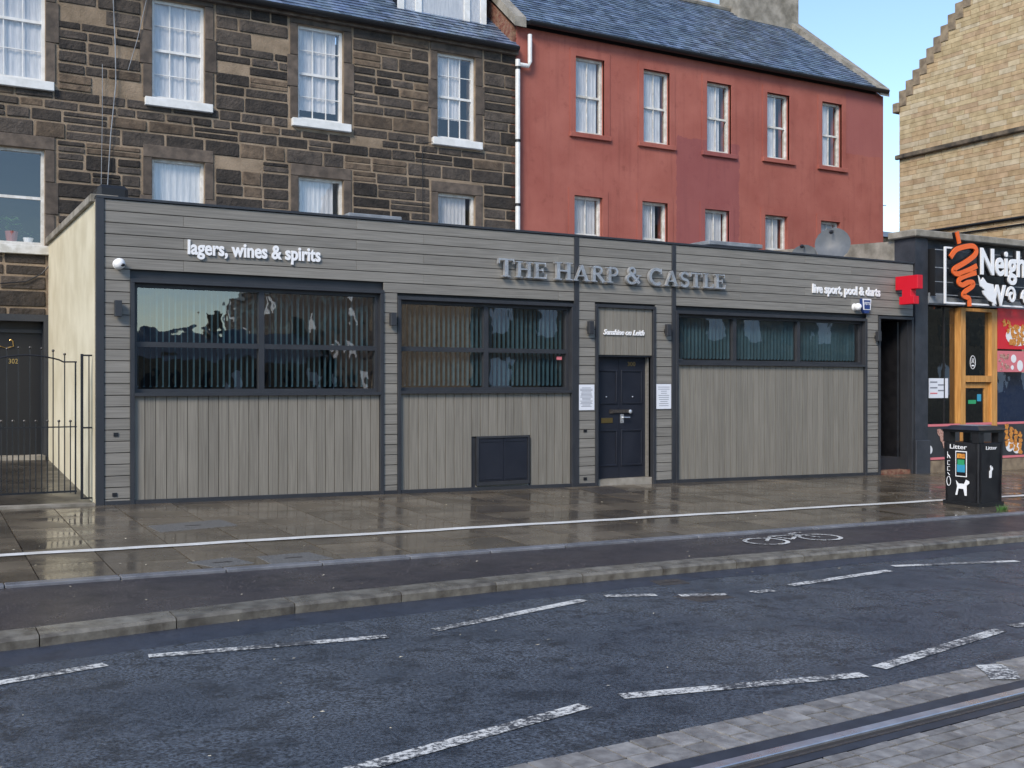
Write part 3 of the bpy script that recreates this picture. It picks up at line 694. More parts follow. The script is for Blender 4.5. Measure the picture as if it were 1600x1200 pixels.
MB().prism([(u, YF - .078, v) for u, v in [(a - .12, z0 + .285), (a + .12, z0 + .285), (a + .10, z0 + .07), (a - .10, z0 + .07)]], (0, .006, 0)).obj('white_face', 'letter', al)
MB().prism([(u, YF - .083, v) for u, v in [(a - .09, z0 + .26), (a + .09, z0 + .26), (a + .075, z0 + .085), (a - .075, z0 + .085)]], (0, .004, 0)).obj('badge', 'blue', al)
text('FSTS', a - .075, a + .075, z0 + .165, .06, YF - .087, 'letter', al, .003, .01)
# notices by the door
for p0, p1, q0, q1, lab, seed in ((903, 928, 601, 641, 'white printed notice left of the front door', 1), (1025, 1048, 600, 639, 'white printed notice right of the front door', 2)):
    a, b, c, d_ = x_(p0), x_(p1), Z_(p0, q1), Z_(p0, q0); t = thing('notice', (a, YF, c), lab, 'notice')
    MB().box(a, b, YF - .012, YF - .001, c, d_).obj('sheet', 'paper', t); random.seed(seed); z = d_ - .05
    while z > c + .05:
        w = random.uniform(.25, .42) * (b - a) if seed == 1 else random.uniform(.18, .4) * (b - a); m_ = (a + b) / 2
        MB().box(m_ - w, m_ + w, YF - .0145, YF - .012, z - .008, z).obj('print_line', 'ink', t); z -= .022 if seed == 1 else .036
# signs
def sign(name, s, p0, p1, pyb, ptop, lab, m='letter', off=.018, shear=0, yoff=.03, caph=.729):
    a, b, zb = x_(p0), x_(p1), Z_(p0, pyb); t = thing(name, (a, YF, zb), lab, 'sign'); text(s, a, b, zb, Z_(p0, ptop) - zb, YF - yoff, m, t, yoff - .004, off, shear, caph=caph); return t
sign('lettering_sign', 'lagers, wines & spirits', 293, 500, 396.5, 374, 'white lettering reading lagers, wines & spirits', off=.03)
sign('lettering_sign', 'live sport, pool & darts', 1268.5, 1374, 457, 443, 'white lettering reading live sport, pool & darts', off=.03)
t = thing('lettering_sign', (x_(943), YF, Z_(943, 523)), 'white slanted lettering reading Sunshine on Leith above the front door', 'sign'); text('Sunshine on Leith', x_(943), x_(1007), Z_(943, 522.5), Z_(943, 514) - Z_(943, 522.5), YF - .005, 'letter', t, .02, .022, .35)
# polished serif letters
har = thing('fascia_sign', (x_(775), YF, Z_(775, 432)), 'polished steel serif letters reading THE HARP & CASTLE', 'sign')
def arc(cx, cz, rx, rz, a0, a1, n=14): return [(cx + rx * math.cos(R(a0 + (a1 - a0) * k / n)), cz + rz * math.sin(R(a0 + (a1 - a0) * k / n))) for k in range(n + 1)]
LET = {   # strokes: (path, width) in a unit cap height
 'T': (.86, [([(.43, 0), (.43, 1)], .2), ([(.0, .955), (.86, .955)], .09), ([(.045, 1), (.02, .72)], .07), ([(.815, 1), (.84, .72)], .07), ([(.22, .03), (.64, .03)], .06)]),
 'H': (1.0, [([(.2, 0), (.2, 1)], .2), ([(.8, 0), (.8, 1)], .2), ([(.2, .52), (.8, .52)], .08)] + [([(c - .2, z), (c + .2, z)], .06) for c in (.2, .8) for z in (.03, .97)]),
 'E': (.8, [([(.2, 0), (.2, 1)], .2), ([(.0, .96), (.74, .96)], .08), ([(.0, .04), (.78, .04)], .08), ([(.2, .52), (.55, .52)], .08), ([(.71, 1), (.73, .74)], .06), ([(.75, 0), (.78, .28)], .06), ([(.55, .66), (.55, .38)], .05)]),
 'A': (1.04, [([(.14, 0), (.52, 1)], .09), ([(.5, 1), (.86, 0)], .21), ([(.25, .33), (.75, .33)], .07), ([(.0, .03), (.3, .03)], .06), ([(.66, .03), (1.04, .03)], .06)]),
 'R': (.95, [([(.2, 0), (.2, 1)], .2), ([(.0, .97), (.3, .97)], .06), ([(.0, .03), (.4, .03)], .06), ([(.2, .96), (.42, .96)] + arc(.44, .74, .25, .22, 80, -80) + [(.2, .5)], .13), ([(.42, .5), (.82, .0)], .2), ([(.74, .03), (.97, .03)], .06)]),
 'P': (.8, [([(.2, 0), (.2, 1)], .2), ([(.0, .97), (.3, .97)], .06), ([(.0, .03), (.42, .03)], .06), ([(.2, .96), (.42, .96)] + arc(.44, .72, .26, .24, 80, -80) + [(.2, .47)], .13)]),
 'C': (.92, [(arc(.5, .5, .40, .45, 50, 310, 22), .17), ([(.80, 1), (.79, .68)], .06)]),
 'S': (.66, [(arc(.34, .73, .24, .22, 30, 260, 14) + arc(.33, .27, .26, .23, 80, -150, 14), .16), ([(.58, .98), (.58, .72)], .05), ([(.06, .02), (.06, .3)], .05)]),
 'L': (.76, [([(.2, 0), (.2, 1)], .2), ([(.0, .97), (.42, .97)], .06), ([(.0, .04), (.74, .04)], .08), ([(.71, 0), (.74, .3)], .06)]),
 '&': (.95, [(arc(.38, .76, .17, .19, -60, 300, 16), .11), ([(.26, .66), (.82, .04)], .18), (arc(.36, .27, .29, .24, 100, 330, 16), .13), ([(.58, .12), (.72, .32), (.78, .5)], .08), ([(.64, .5), (.92, .5)], .05)])}
word = [('T', 1), ('H', .9), ('E', .9), (' ', 0), ('H', 1), ('A', .9), ('R', .9), ('P', .9), (' ', 0), ('&', 1), (' ', 0), ('C', 1), ('A', .9), ('S', .9), ('T', .9), ('L', .9), ('E', .9)]
tot = sum((LET[c][0] * s + .10) if c != ' ' else .38 for c, s in word) - .1
xa, xb = x_(775), x_(1128); zb = Z_(780, 432.5); ch = Z_(780, 404.5) - zb; k = (xb - xa) / tot; u = xa
for c, s in word:
    if c == ' ': u += .38 * k; continue
    mb = MB()
    for i, (path, w) in enumerate(LET[c][1]):
        mb.strip([(u + p[0] * s * k, zb + p[1] * s * ch) for p in path], w * s * (k + ch) / 2, YF - .095 - i * .0015, YF - .03 + i * .001)
    mb.obj('letter', 'chrome', har); u += (LET[c][0] * s + .10) * k
# red block T
tX = x_(1397); z1, z0 = Z_(1397, 433), Z_(1397, 477); th = z1 - z0; tw_ = .54; yc = YF - .03 - tw_ / 2
T = thing('block_letter_sign', (tX, yc, z0), 'big red block letter T sign projecting from the pub end', 'sign')
pts = [(-.5, 1), (.5, 1), (.5, .52), (.2, .52), (.2, .28), (.33, .28), (.33, 0), (-.33, 0), (-.33, .28), (-.2, .28), (-.2, .52), (-.5, .52)]
MB().prism([(tX, yc + p * tw_, z0 + q * th) for p, q in pts], (.16, 0, 0)).obj('block', 'red', T, bevel=.006)
for q in (.68, .9): MB().box(tX + .05, tX + .11, YF - .04, YF, z0 + q * th - .03, z0 + q * th + .03).obj('bracket', 'black', T)

# ================================================================== GATE IN THE ALLEY
yg = YF + .25; galley = lambda X, Y: g0(X) + .043 * (Y - 14.8) if Y > 14.8 else gpave(X, Y)
sheet('alley_floor', (-6, 2.05), (14.86, 16.5, 18.5, 20.55), galley, 'alley', dz=.004, kind='structure')
MB().hexa([(-6, 14.8, -.1), (2.04, 14.8, -.2), (2.04, 15.0, -.2), (-6, 15.0, -.1), (-6, 14.8, .14), (2.04, 14.8, .03), (2.04, 15.0, .03), (-6, 15.0, .14)]).obj('alley_threshold', 'concrete', kind='structure')
gate = thing('iron_gate', (X_(60, yg), yg, .05), 'black iron gate with ball topped bars and arched top rail across the alley', 'gate')
zg = lambda px, py: Z_(px, py, yg); xg = lambda px: X_(px, yg)
def arch(px): return 555 + ((px - 40) / 55.0) ** 2 * 8 if px < 95 else 565.5
for i in range(-3, 14):
    px = 11 + 9 * i; tall = i % 2 == 0
    if px > 112: continue
    top = (arch(px) - 12) if tall else 658
    if px > 105 and tall: top = arch(px)
    b = MB().tube([(xg(px), yg, zg(px, 770)), (xg(px), yg, zg(px, top))], .0075, 6).obj('bar', 'black', gate)
    MB().ball((xg(px), yg, zg(px, top)), .019, 8).obj('finial', 'black', b)
MB().tube([(xg(p), yg, zg(p, arch(p))) for p in range(-20, 121, 7)], .011, 6).obj('top_rail', 'black', gate)
MB().box(xg(-20), xg(120), yg - .006, yg + .006, zg(50, 669), zg(50, 667)).obj('middle_rail', 'black', gate); MB().box(xg(-20), xg(120), yg - .006, yg + .006, zg(50, 772), zg(50, 769)).obj('bottom_rail', 'black', gate)
MB().tube([(xg(118), yg, zg(118, 772)), (xg(118), yg, zg(118, 565))], .011, 6).obj('stile', 'black', gate)
fp = thing('railing_panel', (xg(128), yg, 0), 'narrow black iron railing panel between gate and pub wall', 'railing')
MB().box(xg(126), xg(130), yg - .02, yg + .02, zg(128, 780), zg(128, 553)).obj('post', 'black', fp); MB().tube([(xg(139), yg, zg(139, 778)), (xg(139), yg, zg(139, 555))], .0075, 6).obj('bar', 'black', fp)
for q in (555, 668, 778): MB().box(xg(130), xg(144), yg - .01, yg + .01, zg(137, q + 1.5), zg(137, q - 1)).obj('rail', 'black', fp)

# ================================================================== STONE TENEMENT
xt = lambda p: X_(p, YT); zt_ = lambda p, q: Z_(p, q, YT)
XB = xt(807); ZE = zt_(600, 47)
ten = thing('stone_tenement', (6, YT, 0), 'dark rubble stone tenement with white sash windows behind the pub', 'building')
TW = []   # x0,x1,z0,z1, kind
for p0, p1, q0, q1, kd in ((-30, 71, -70, 122, 'u'), (238, 320, 3, 158, 'u'), (466, 537, 43, 190, 'u'), (684, 743, 85, 219, 'u'), (-30, 70, 229, 382, 'l'), (238, 320, 250, 425, 'l'), (467, 537, 278, 445, 'l'), (685, 743, 303, 460, 'l')):
    pm = (p0 + p1) / 2; TW.append((xt(p0), xt(p1), zt_(pm, q1), zt_(pm, q0), kd))
TX0 = -3.0
dh = (xt(-40), xt(70), 0.0, zt_(40, 500))
holes_wall(TX0, XB, -.5, ZE, [w[:4] for w in TW] + [dh], YT + .014, YT + .45).obj('mortar_wall', 'mortar', ten)
mb = MB(); mb.box(TX0, XB, YT + 1.4, YT + 1.5, -.5, ZE); mb.obj('inner_wall', 'void', ten)
mw = .17; blocks = []
for a, b, c, d_, kd in TW:       # dressed stone margins
    def blk(x0, x1, z0, z1): MB().box(x0 + .004, x1 - .004, YT - .012, YT + .06, z0 + .004, z1 - .004).obj('margin_stone', 'margin', ten, bevel=.008)
    n = 3; hh = (d_ - c) / n
    for i in range(n):
        e = mw + (.06 if i % 2 else 0); blk(a - e, a, c + i * hh, c + (i + 1) * hh); blk(b, b + e, c + i * hh, c + (i + 1) * hh)
    blk(a - mw, b + mw, d_, d_ + .24); blocks.append((a - mw - .03, b + mw + .03, c - .14, d_ + .25))
blocks.append((dh[0], dh[1] + .1, -1, dh[3] + .1))
random.seed(21); z = 1.9; ns = 0
while z < ZE - .05:
    rh = random.choice((.17, .2, .23, .26, .3)); z1 = min(z + rh, ZE)
    segs = [(.6 if z < 4.0 else .9, 2.02 if z < 4.0 else XB)]
    for a, b, c, d_ in blocks:
        if c < z + rh * .5 < d_:
            new = []
            for s0, s1 in segs:
                if b <= s0 or a >= s1: new.append((s0, s1)); continue
                if a > s0: new.append((s0, a))
                if b < s1: new.append((b, s1))
            segs = new
    for s0, s1 in segs:
        x = s0
        while x < s1 - .04:
            L = random.uniform(.38, .95) if rh > .19 else random.uniform(.3, .7)
            if s1 - (x + L) < .2: L = s1 - x
            j = random.uniform(.008, .02); jz = random.uniform(.007, .018); dy = random.uniform(-.014, .004)
            if not (3.6 < z and z1 < 3.95 and x > 2.2) or z1 > 3.9:
                P = [(x + j + random.uniform(0, .012), z + jz + random.uniform(0, .012)), (x + L - j - random.uniform(0, .012), z + jz + random.uniform(0, .012)), (x + L - j - random.uniform(0, .012), z1 - jz - random.uniform(0, .012)), (x + j + random.uniform(0, .012), z1 - jz - random.uniform(0, .012))]
                if (x + L < 2.3 or z1 > 3.9) and random.random() > .035:
                    mt = 'stone_t' if random.random() < .13 else 'stone'
                    if rh > .22 and random.random() < .28:
                        k = random.uniform(.4, .6); zc = P[0][1] * (1 - k) + P[3][1] * k; jj = random.uniform(.007, .014)
                        for Q in ([P[0], P[1], (P[1][0], zc - jj), (P[0][0], zc - jj)], [(P[3][0], zc + jj), (P[2][0], zc + jj), P[2], P[3]]):
                            MB().prism([(p[0], YT + dy, p[1]) for p in Q], (0, .09, 0)).obj('stone', mt, ten, bevel=.011); ns += 1
                    else: MB().prism([(p[0], YT + dy, p[1]) for p in P], (0, .09, 0)).obj('stone', mt, ten, bevel=.013); ns += 1
            x += L
    z = z1
# sash windows
def sash(a, b, c, d_, kd, parent, y, frame='white', curtain='curtain', sill=True, bars=True, gap=.16, drop=0.0):
    f = MB(); e = .055
    f.box(a, a + e, y + .10, y + .2, c, d_); f.box(b - e, b, y + .10, y + .2, c, d_); f.box(a + e, b - e, y + .10, y + .2, d_ - e, d_); f.box(a + e, b - e, y + .10, y + .2, c, c + e * 1.3)
    w = f.obj('window', frame, parent); m_ = (c + d_) / 2
    if kd != 'single': MB().box(a + e, b - e, y + .115, y + .165, m_ - .025, m_ + .025).obj('meeting_rail', frame, w)
    if bars:
        n = bars if isinstance(bars, int) and bars is not True else 3
        for i in range(1, n): MB().box(a + e + (b - a - 2 * e) * i / n - .009, a + e + (b - a - 2 * e) * i / n + .009, y + .125, y + .15, c + e * 1.3, d_ - e).obj('glazing_bar', frame, w)
        if n == 3:
            for zz in (c + (m_ - c) * .52, m_ + (d_ - m_) * .5): MB().box(a + e, b - e, y + .127, y + .148, zz - .008, zz + .008).obj('glazing_bar', frame, w)
    MB().add([(a + e, y + .14, c + e), (b - e, y + .14, c + e), (b - e, y + .14, d_ - e), (a + e, y + .14, d_ - e)], [(0, 1, 2, 3)]).obj('pane', 'glass2', w)
    if curtain:
        cb = MB(); n = 26; x0, x1 = a + .02, b - .02 - (gap * (b - a) if curtain == 'part' else 0)
        vs = []; 
        for i in range(n + 1):
            xx = x0 + (x1 - x0) * i / n; yy = y + .19 + .012 * math.sin(i * 1.9); vs += [(xx, yy, c + drop * (d_ - c)), (xx, yy, d_)]
        cb.add(vs, [(2 * i, 2 * i + 2, 2 * i + 3, 2 * i + 1) for i in range(n)]); cb.obj('curtain', 'curtain', w, smooth=True)
    if sill: MB().box(a - .14, b + .14, y - .09, y + .12, c - .16, c - .001).obj('sill', frame, w, bevel=.008)
for i, (a, b, c, d_, kd) in enumerate(TW):
    if kd == 'u': sash(a, b, c, d_, kd, ten, YT, 'white', ('full', 'full', 'part', 'part')[i], True, True, (.0, 0, .1, .3)[i], (.0, .0, .12, .25)[i])
    else: sash(a, b, c, d_, kd if i else 'l', ten, YT, 'oldwhite', 'part' if i in (6, 7) else ('full' if i == 5 else None), i == 4, False)
# eaves, gutter, roof
def slates(mb, x0, x1, Y0, Z0, ang, length, step, wid, xl=None, xr=None):
    ca, sa = math.cos(ang), math.sin(ang); n = int(length / step)
    for r in range(n):
        s0 = r * step; x = x0 + (wid / 2 if r % 2 else 0) - wid * .2
        while x < x1 - .05:
            xe = min(x + wid - .008, x1); xs = max(x, x0); g = random.uniform(.55, 1.35); mb.cur = (g, g * random.uniform(.97, 1.03), g * random.uniform(.95, 1.1))
            l0, h0 = s0, .022 + random.uniform(0, .006); l1, h1 = s0 + step * 1.25, .002
            P = []
            for l, h in ((l0, h0 - .012), (l1, h1 - .012), (l0, h0), (l1, h1)): P.append((Y0 + l * ca - h * sa, Z0 + l * sa + h * ca))
            mb.hexa([(xs, *P[0]), (xe, *P[0]), (xe, *P[1]), (xs, *P[1]), (xs, *P[2]), (xe, *P[2]), (xe, *P[3]), (xs, *P[3])]); x += wid
def roof(parent, x0, x1, Y0, Z0, ang, length):
    ca, sa = math.cos(ang), math.sin(ang)
    d = MB().hexa([(x0, Y0, Z0 - .08), (x1, Y0, Z0 - .08), (x1, Y0 + length * ca, Z0 + length * sa - .08), (x0, Y0 + length * ca, Z0 + length * sa - .08), (x0, Y0, Z0 - .02), (x1, Y0, Z0 - .02), (x1, Y0 + length * ca, Z0 + length * sa - .02), (x0, Y0 + length * ca, Z0 + length * sa - .02)]).obj('roof', 'gutter', parent)
    mb = MB(); slates(mb, x0, x1, Y0, Z0, ang, length, .17, .24); mb.obj('slates', 'slate', d, kind='stuff')
RA = R(38)
roof(ten, TX0, XB - .02, YT - .16, ZE + .1, RA, 4.6)
def gutter(parent, x0, x1, Y, Z):
    mb = MB(); pr = [(Y - .08 + .08 * math.cos(R(180 + 18 * k)), Z + .08 * math.sin(R(180 + 18 * k))) for k in range(11)] + [(Y - .01, Z), (Y - .15, Z)]
    pr = [(Y - .08 - .08 * math.cos(R(18 * k)), Z - .09 * math.sin(R(18 * k))) for k in range(11)]
    mb.prism([(x0, a, b) for a, b in pr], (x1 - x0, 0, 0)); mb.obj('gutter', 'gutter', parent)
MB().box(TX0, XB, YT - .1, YT + .1, ZE - .06, ZE + .09).obj('eaves_course', 'margin', ten); gutter(ten, TX0, XB - .05, YT - .1, ZE + .08)
# dormer
dY = YT + .75; da, db = X_(622, dY), X_(757, dY); zb = Z_(690, 36, dY)
dor = MB().box(da, db, dY, dY + 2.6, zb - .35, zb + 1.5).obj('dormer', 'slate', ten)
mb = MB(); 
for a, b in ((da - .02, da + .12), (da + .40, da + .54), (db - .54, db - .40), (db - .12, db + .02)): mb.box(a, b, dY - .06, dY - .001, zb, zb + 1.5)
mb.box(da - .06, db + .06, dY - .09, dY - .001, zb - .13, zb - .001); mb.box(da, db, dY - .07, dY - .002, zb + 1.4, zb + 1.6); mb.obj('dormer_frame', 'white', dor)
MB().add([(da + .1, dY - .03, zb), (db - .1, dY - .03, zb), (db - .1, dY - .03, zb + 1.4), (da + .1, dY - .03, zb + 1.4)], [(0, 1, 2, 3)]).obj('pane', 'glass2', dor); MB().box(da + .1, db - .1, dY - .014, dY - .004, zb, zb + 1.4).obj('blind', 'curtain', dor)
# street door with number 302
tdoor = MB().box(dh[0], dh[1], YT + .25, YT + .3, -.1, dh[3]).obj('door', 'gutter', ten)
mb = MB(); mb.box(dh[1] - .02, dh[1] + .09, YT - .03, YT + .25, 0, dh[3] + .1); mb.box(dh[0], dh[1] - .02, YT - .03, YT + .25, dh[3] - .02, dh[3] + .1); mb.box(dh[0], dh[1] - .02, YT + .2, YT + .26, dh[3] - .22, dh[3] - .16); mb.obj('door_surround', 'trim', ten)
MB().box(dh[0], dh[1], YT - .1, YT + .26, -.1, .33).obj('doorstep', 'concrete', ten)
text('302', X_(13.5, YT + .25), X_(28, YT + .25), Z_(20, 568, YT + .25), .09, YT + .243, 'gold', tdoor, .006, name='number')
yy = YT + .235; an = [(-6, 545), (0, 541), (10, 544), (17, 542), (21, 541), (20, 533), (17, 530), (15, 532)]
MB().tube([(X_(a, yy), yy, Z_(a, b, yy)) for a, b in an], .010, 6).obj('door_ornament', 'gold', tdoor)
# potted plants on the low window sill
for px, pot, r, lab in ((18, 'terra', .11, 'bushy green plant in a pink pot behind the tenement window'), (44, 'plate', .09, 'small spiky plant in a white bowl behind the tenement window')):
    Yp = YT + .24; x, z = X_(px, Yp), TW[4][2] + .07; t = thing('potted_plant', (x, Yp, z), lab, 'plant')
    hgt = .19 if pot == 'terra' else .09
    MB().tube([(x, Yp, z), (x, Yp, z + hgt)], [r * .75, r], 12).obj('pot', pot, t); mb = MB(); random.seed(px)
    for i in range(46 if pot == 'terra' else 16):
        a = random.uniform(0, 6.28); e = random.uniform(.05, .2); zz = z + hgt + random.uniform(.0, .26 if pot == 'terra' else .12); s = .045 if pot == 'terra' else .02
        c = Vector((x + e * math.cos(a), Yp + .5 * e * math.sin(a), zz)); q = Vector((math.cos(a), math.sin(a) * .5, random.uniform(-.3, .6))) * s; w = Vector((-math.sin(a), math.cos(a), .2)) * s * .7
        mb.add([c - q, c + w, c + q * 1.3, c - w], [(0, 1, 2, 3)])
    mb.obj('foliage', 'leaf', t)
# loose cables on the stone front
def cable(pts, Y, lab, r=.011, m='lead'):
    MB().tube([(X_(a, Y), Y, Z_(a, b, Y)) for a, b in pts], r, 5).obj('cable', m, label=lab, cat='cable')
cable([(176, -20), (180, 70), (181, 130), (173, 210), (168, 290)], YT - .05, 'loose pale cable hanging down the stone wall to the roof box')
cable([(231, -10), (215, 60), (200, 110)], YT - .05, 'thin cable slanting across stones beside the sash window', .007); cable([(160, 100), (160, 180), (158, 290)], YT - .05, 'thin straight cable dropping down stone wall by the hanging cable', .006)
cable([(683, 221), (664, 223), (660, 235), (661, 350)], YT - .04, 'thin black cable running down from the right stone window sill', .008, 'gutter')
cable([(0, 443), (40, 440), (65, 428), (82, 410)], YT - .05, 'sagging cable on stone above the alley door', .012, 'gutter')

# ================================================================== RED BUILDING
XR = xt(1380); ZR = zt_(1100, 97)
red = thing('red_building', (17, YT, 0), 'red rendered two storey building with slate roof behind the pub', 'building')
RW = []
for p0, p1, q0, q1 in ((899, 944, 91, 210), (1005, 1046, 111, 225), (1104, 1142, 130, 239), (1198, 1233, 147, 249), (1284, 1315, 161, 261), (897, 941, 307, 425), (1003, 1043, 316, 430), (1101, 1139, 328, 435), (1195, 1230, 337, 440), (1282, 1312, 346, 450)):
    m_ = (p0 + p1) / 2; RW.append((xt(p0), xt(p1), zt_(m_, q1), zt_(m_, q0)))
holes_wall(XB, XR, -.5, ZR, RW, YT, YT + .4).obj('wall', 'redw', red)
MB().box(XB, XR, YT + 1.5, YT + 1.6, 0, ZR).obj('inner_wall', 'void', red)
for i, (a, b, c, d_) in enumerate(RW):
    sash(a, b, c, d_, 'u', red, YT, 'oldwhite', 'part', False, 2, (.12, .18, .28, .36, .4, .1, .3, .12, .2, .1)[i], (0, 0, 0, .0, .05, .35, .4, .0, .0, .0)[i])
    mb = MB(); e = .15; mb.box(a - e, a, YT - .022, YT + .05, c - .0, d_ + .0); mb.box(b, b + e, YT - .022, YT + .05, c, d_); mb.box(a - e, b + e, YT - .022, YT + .05, d_, d_ + .17); mb.obj('window_margin', 'redw', red)
    MB().box(a - .17, b + .17, YT - .07, YT + .08, c - .11, c - .001).obj('window_sill', 'redw', red, bevel=.008)
AP = 24.25 - YT; ZA = ZR + .1 + (AP + .16) * math.tan(RA)
roof(red, XB + .1, XR - .18, YT - .16, ZR + .1, RA, (AP + .16) / math.cos(RA)); gutter(red, XB + .2, XR - .05, YT - .12, ZR + .1)
MB().box(XB + .12, XR - .31, YT - .02, YT + .3, ZR + .001, ZR + .14).obj('eaves_board', 'gutter', red)
MB().prism([(XB + .13, YT + 2 * AP + .1, ZR), (XB + .13, YT + AP, ZA - .01), (XB + .13, YT + AP, ZA - .12), (XB + .13, YT + 2 * AP, ZR - .12)], (XR - XB - .45, 0, 0)).obj('rear_roof', 'slate', red)
# gables and copings (both ends)
for nm, xa, xb, m_ in (('gable_wall', XR - .3, XR, 'redw'), ('party_gable', XB - .12, XB + .12, 'brickred')):
    MB().prism([(xa, YT + .01, 0), (xa, YT + 2 * AP, 0), (xa, YT + 2 * AP, ZR), (xa, YT + AP, ZA + .02), (xa, YT + .01, ZR - .02)], (xb - xa - .002, 0, 0)).obj(nm, m_, red)
    mb = MB(); 
    for sgn in (1, -1):
        y0, y1 = (YT - .2, YT + AP) if sgn == 1 else (YT + 2 * AP + .2, YT + AP)
        mb.hexa([(xa - .03, y0, ZR - .06), (xb + .02, y0, ZR - .06), (xb + .02, y1, ZA + .03), (xa - .03, y1, ZA + .03), (xa - .03, y0, ZR + .16), (xb + .02, y0, ZR + .16), (xb + .02, y1, ZA + .24), (xa - .03, y1, ZA + .24)])
    mb.obj('skew_coping', 'concrete', red)
MB().tube([(XB + .1, YT + AP, ZA + .05), (XR - .2, YT + AP, ZA + .05)], .09, 8).obj('ridge', 'concrete', red)
cY = YT + AP; ca, cb = X_(1128, cY + .3), X_(1246, cY - .5)
ch_ = MB().box(XR - 2.4, XR - .05, cY - .45, cY + .45, ZA - .6, ZA + 2.6).obj('chimney', 'concrete', red)
# white downpipe on the boundary
yp = YT - .12
dp = thing('downpipe', (xt(812), yp, 3.8), 'white downpipe between the stone tenement and red building', 'downpipe')
MB().tube([(X_(828, yp), yp, Z_(828, 54, yp)), (X_(828, yp), yp, Z_(828, 97, yp)), (X_(825, yp), yp, Z_(825, 103, yp)), (X_(812, yp), yp, Z_(812, 101, yp))], .05, 10).obj('offset_pipe', 'white', dp)
MB().tube([(X_(809, yp), yp, Z_(809, 93, yp)), (X_(809, yp), yp, 3.75)], .055, 10).obj('pipe', 'white', dp)
for q in (104, 218, 318): MB().tube([(X_(809, yp), yp, Z_(809, q, yp)), (X_(809, yp), yp, Z_(809, q + 4, yp))], .068, 10).obj('collar', 'gutter', dp)

# ================================================================== SANDSTONE CROW-STEPPED GABLE
XG = 30.5
def yz(px, py):
    r = ray(px, py); t = XG / r[0]; return (r[1] * t, HC + r[2] * t)
gab = thing('sandstone_building', (XG, 20, -.4), 'honey sandstone building with crow stepped gable beyond the takeaway', 'building')
yL, zL = yz(1405, 163); ya = 20.2; 
st = [(1405, 163), (1412, 150), (1423, 137), (1434, 124), (1444, 108), (1454, 94), (1464, 82), (1475, 66), (1486, 50), (1498, 30), (1512, 8)]
slope = (yz(1510, 0)[1] - zL) / (yL - yz(1510, 0)[0]); zap = zL + slope * (yL - ya)
MB().prism([(XG + .05, yL, -1), (XG + .05, 2 * ya - yL, -1), (XG + .05, 2 * ya - yL, zL), (XG + .05, ya, zap), (XG + .05, yL, zL)], (7, 0, 0)).obj('wall', 'sandm', gab)
n = 20; dy = (yL - ya) / n
for i in range(n):
    for sg in (1, -1):
        y0 = ya + sg * (dy * (n - i)); y1 = ya + sg * (dy * (n - i - 1)); z0 = zL + slope * dy * i
        MB().box(XG - .03, XG + .5, min(y0, y1) - .03, max(y0, y1) + .0, z0 - .1, z0 + slope * dy + .16).obj('crow_step', 'crow', gab, bevel=.015)
MB().box(XG - .12, XG + .4, yL - .05, yL + .22, zL - .3, zL + .05).obj('skewputt', 'crow', gab, bevel=.03)
random.seed(31); mb = MB(); z = 4.0; pal = [(.50, .38, .20), (.54, .42, .23), (.48, .36, .18), (.56, .45, .28), (.47, .31, .15), (.50, .34, .18), (.46, .30, .17), (.58, .49, .34)]
while z < zap:
    hgt = random.choice((.13, .16, .18)); lim = yL if z < zL else yL - (z - zL) / slope; lo = ya - 4 if z < zL else max(ya - (lim - ya), ya - 4); y = lim
    low = z < zL - 2.6
    while y > lo:
        L = random.uniform(.3, .85); c = random.choice(pal if not low else pal[3:]); g = random.uniform(.92, 1.06); mb.cur = tuple((k * .6 + q * .4) * g for k, q in zip(c, (.55, .44, .29)))
        mb.box(XG, XG + .06, max(y - L, lo) + .006, y - .006, z + .005, z + hgt - .005); y -= L
    z += hgt
mb.obj('stone_blocks', 'sand', gab, kind='stuff')
zs_ = yz(1405, 250)[1]
MB().box(XG - .14, XG + .02, ya - 6, yL + .1, zs_, zs_ + .16).obj('string_course', 'sanddark', gab, bevel=.03)
zc = yz(1450, 362)[1]
MB().tube([(XG - .05, yL - .3, zc), (XG - .05, ya - 5, zc)], .05, 6).obj('pipe', 'gutter', gab); MB().tube([(XG - .05, yL - .3, zc - .22), (XG - .05, ya - 5, zc - .22)], .03, 6).obj('pipe', 'gutter', gab)
# far roof in the gap
fx, fy = X_(1392, 46), 46
far = thing('far_house', (fx, fy, 0), 'distant slate roofed house seen through the gap beside red building', 'house')
MB().box(fx - 5, fx + 6, fy, fy + 8, -2, Z_(1392, 372, 46)).obj('wall', 'crow', far); zf = Z_(1392, 372, 46)
MB().prism([(fx - 5, fy - .3, zf), (fx - 5, fy + 8.3, zf), (fx - 5, fy + 4, zf + 1.0 + .2)], (11, 0, 0)).obj('roof', M['dish'], far)
MB().box(fx + .2, fx + .9, fy + 2, fy + 2.6, zf, zf + 1.5).obj('chimney', 'crow', far)
mb = MB(); mb.tube([(fx + .1, fy + 1, zf), (fx + .1, fy + 1, zf + 2.3)], .03, 5); mb.tube([(fx - .5, fy + 1, zf + 2.1), (fx + .7, fy + 1, zf + 2.25)], .025, 5); mb.tube([(fx - .2, fy + .6, zf + 2.15), (fx - .2, fy + 1.4, zf + 2.15)], .02, 5); mb.obj('aerial', 'gutter', far)

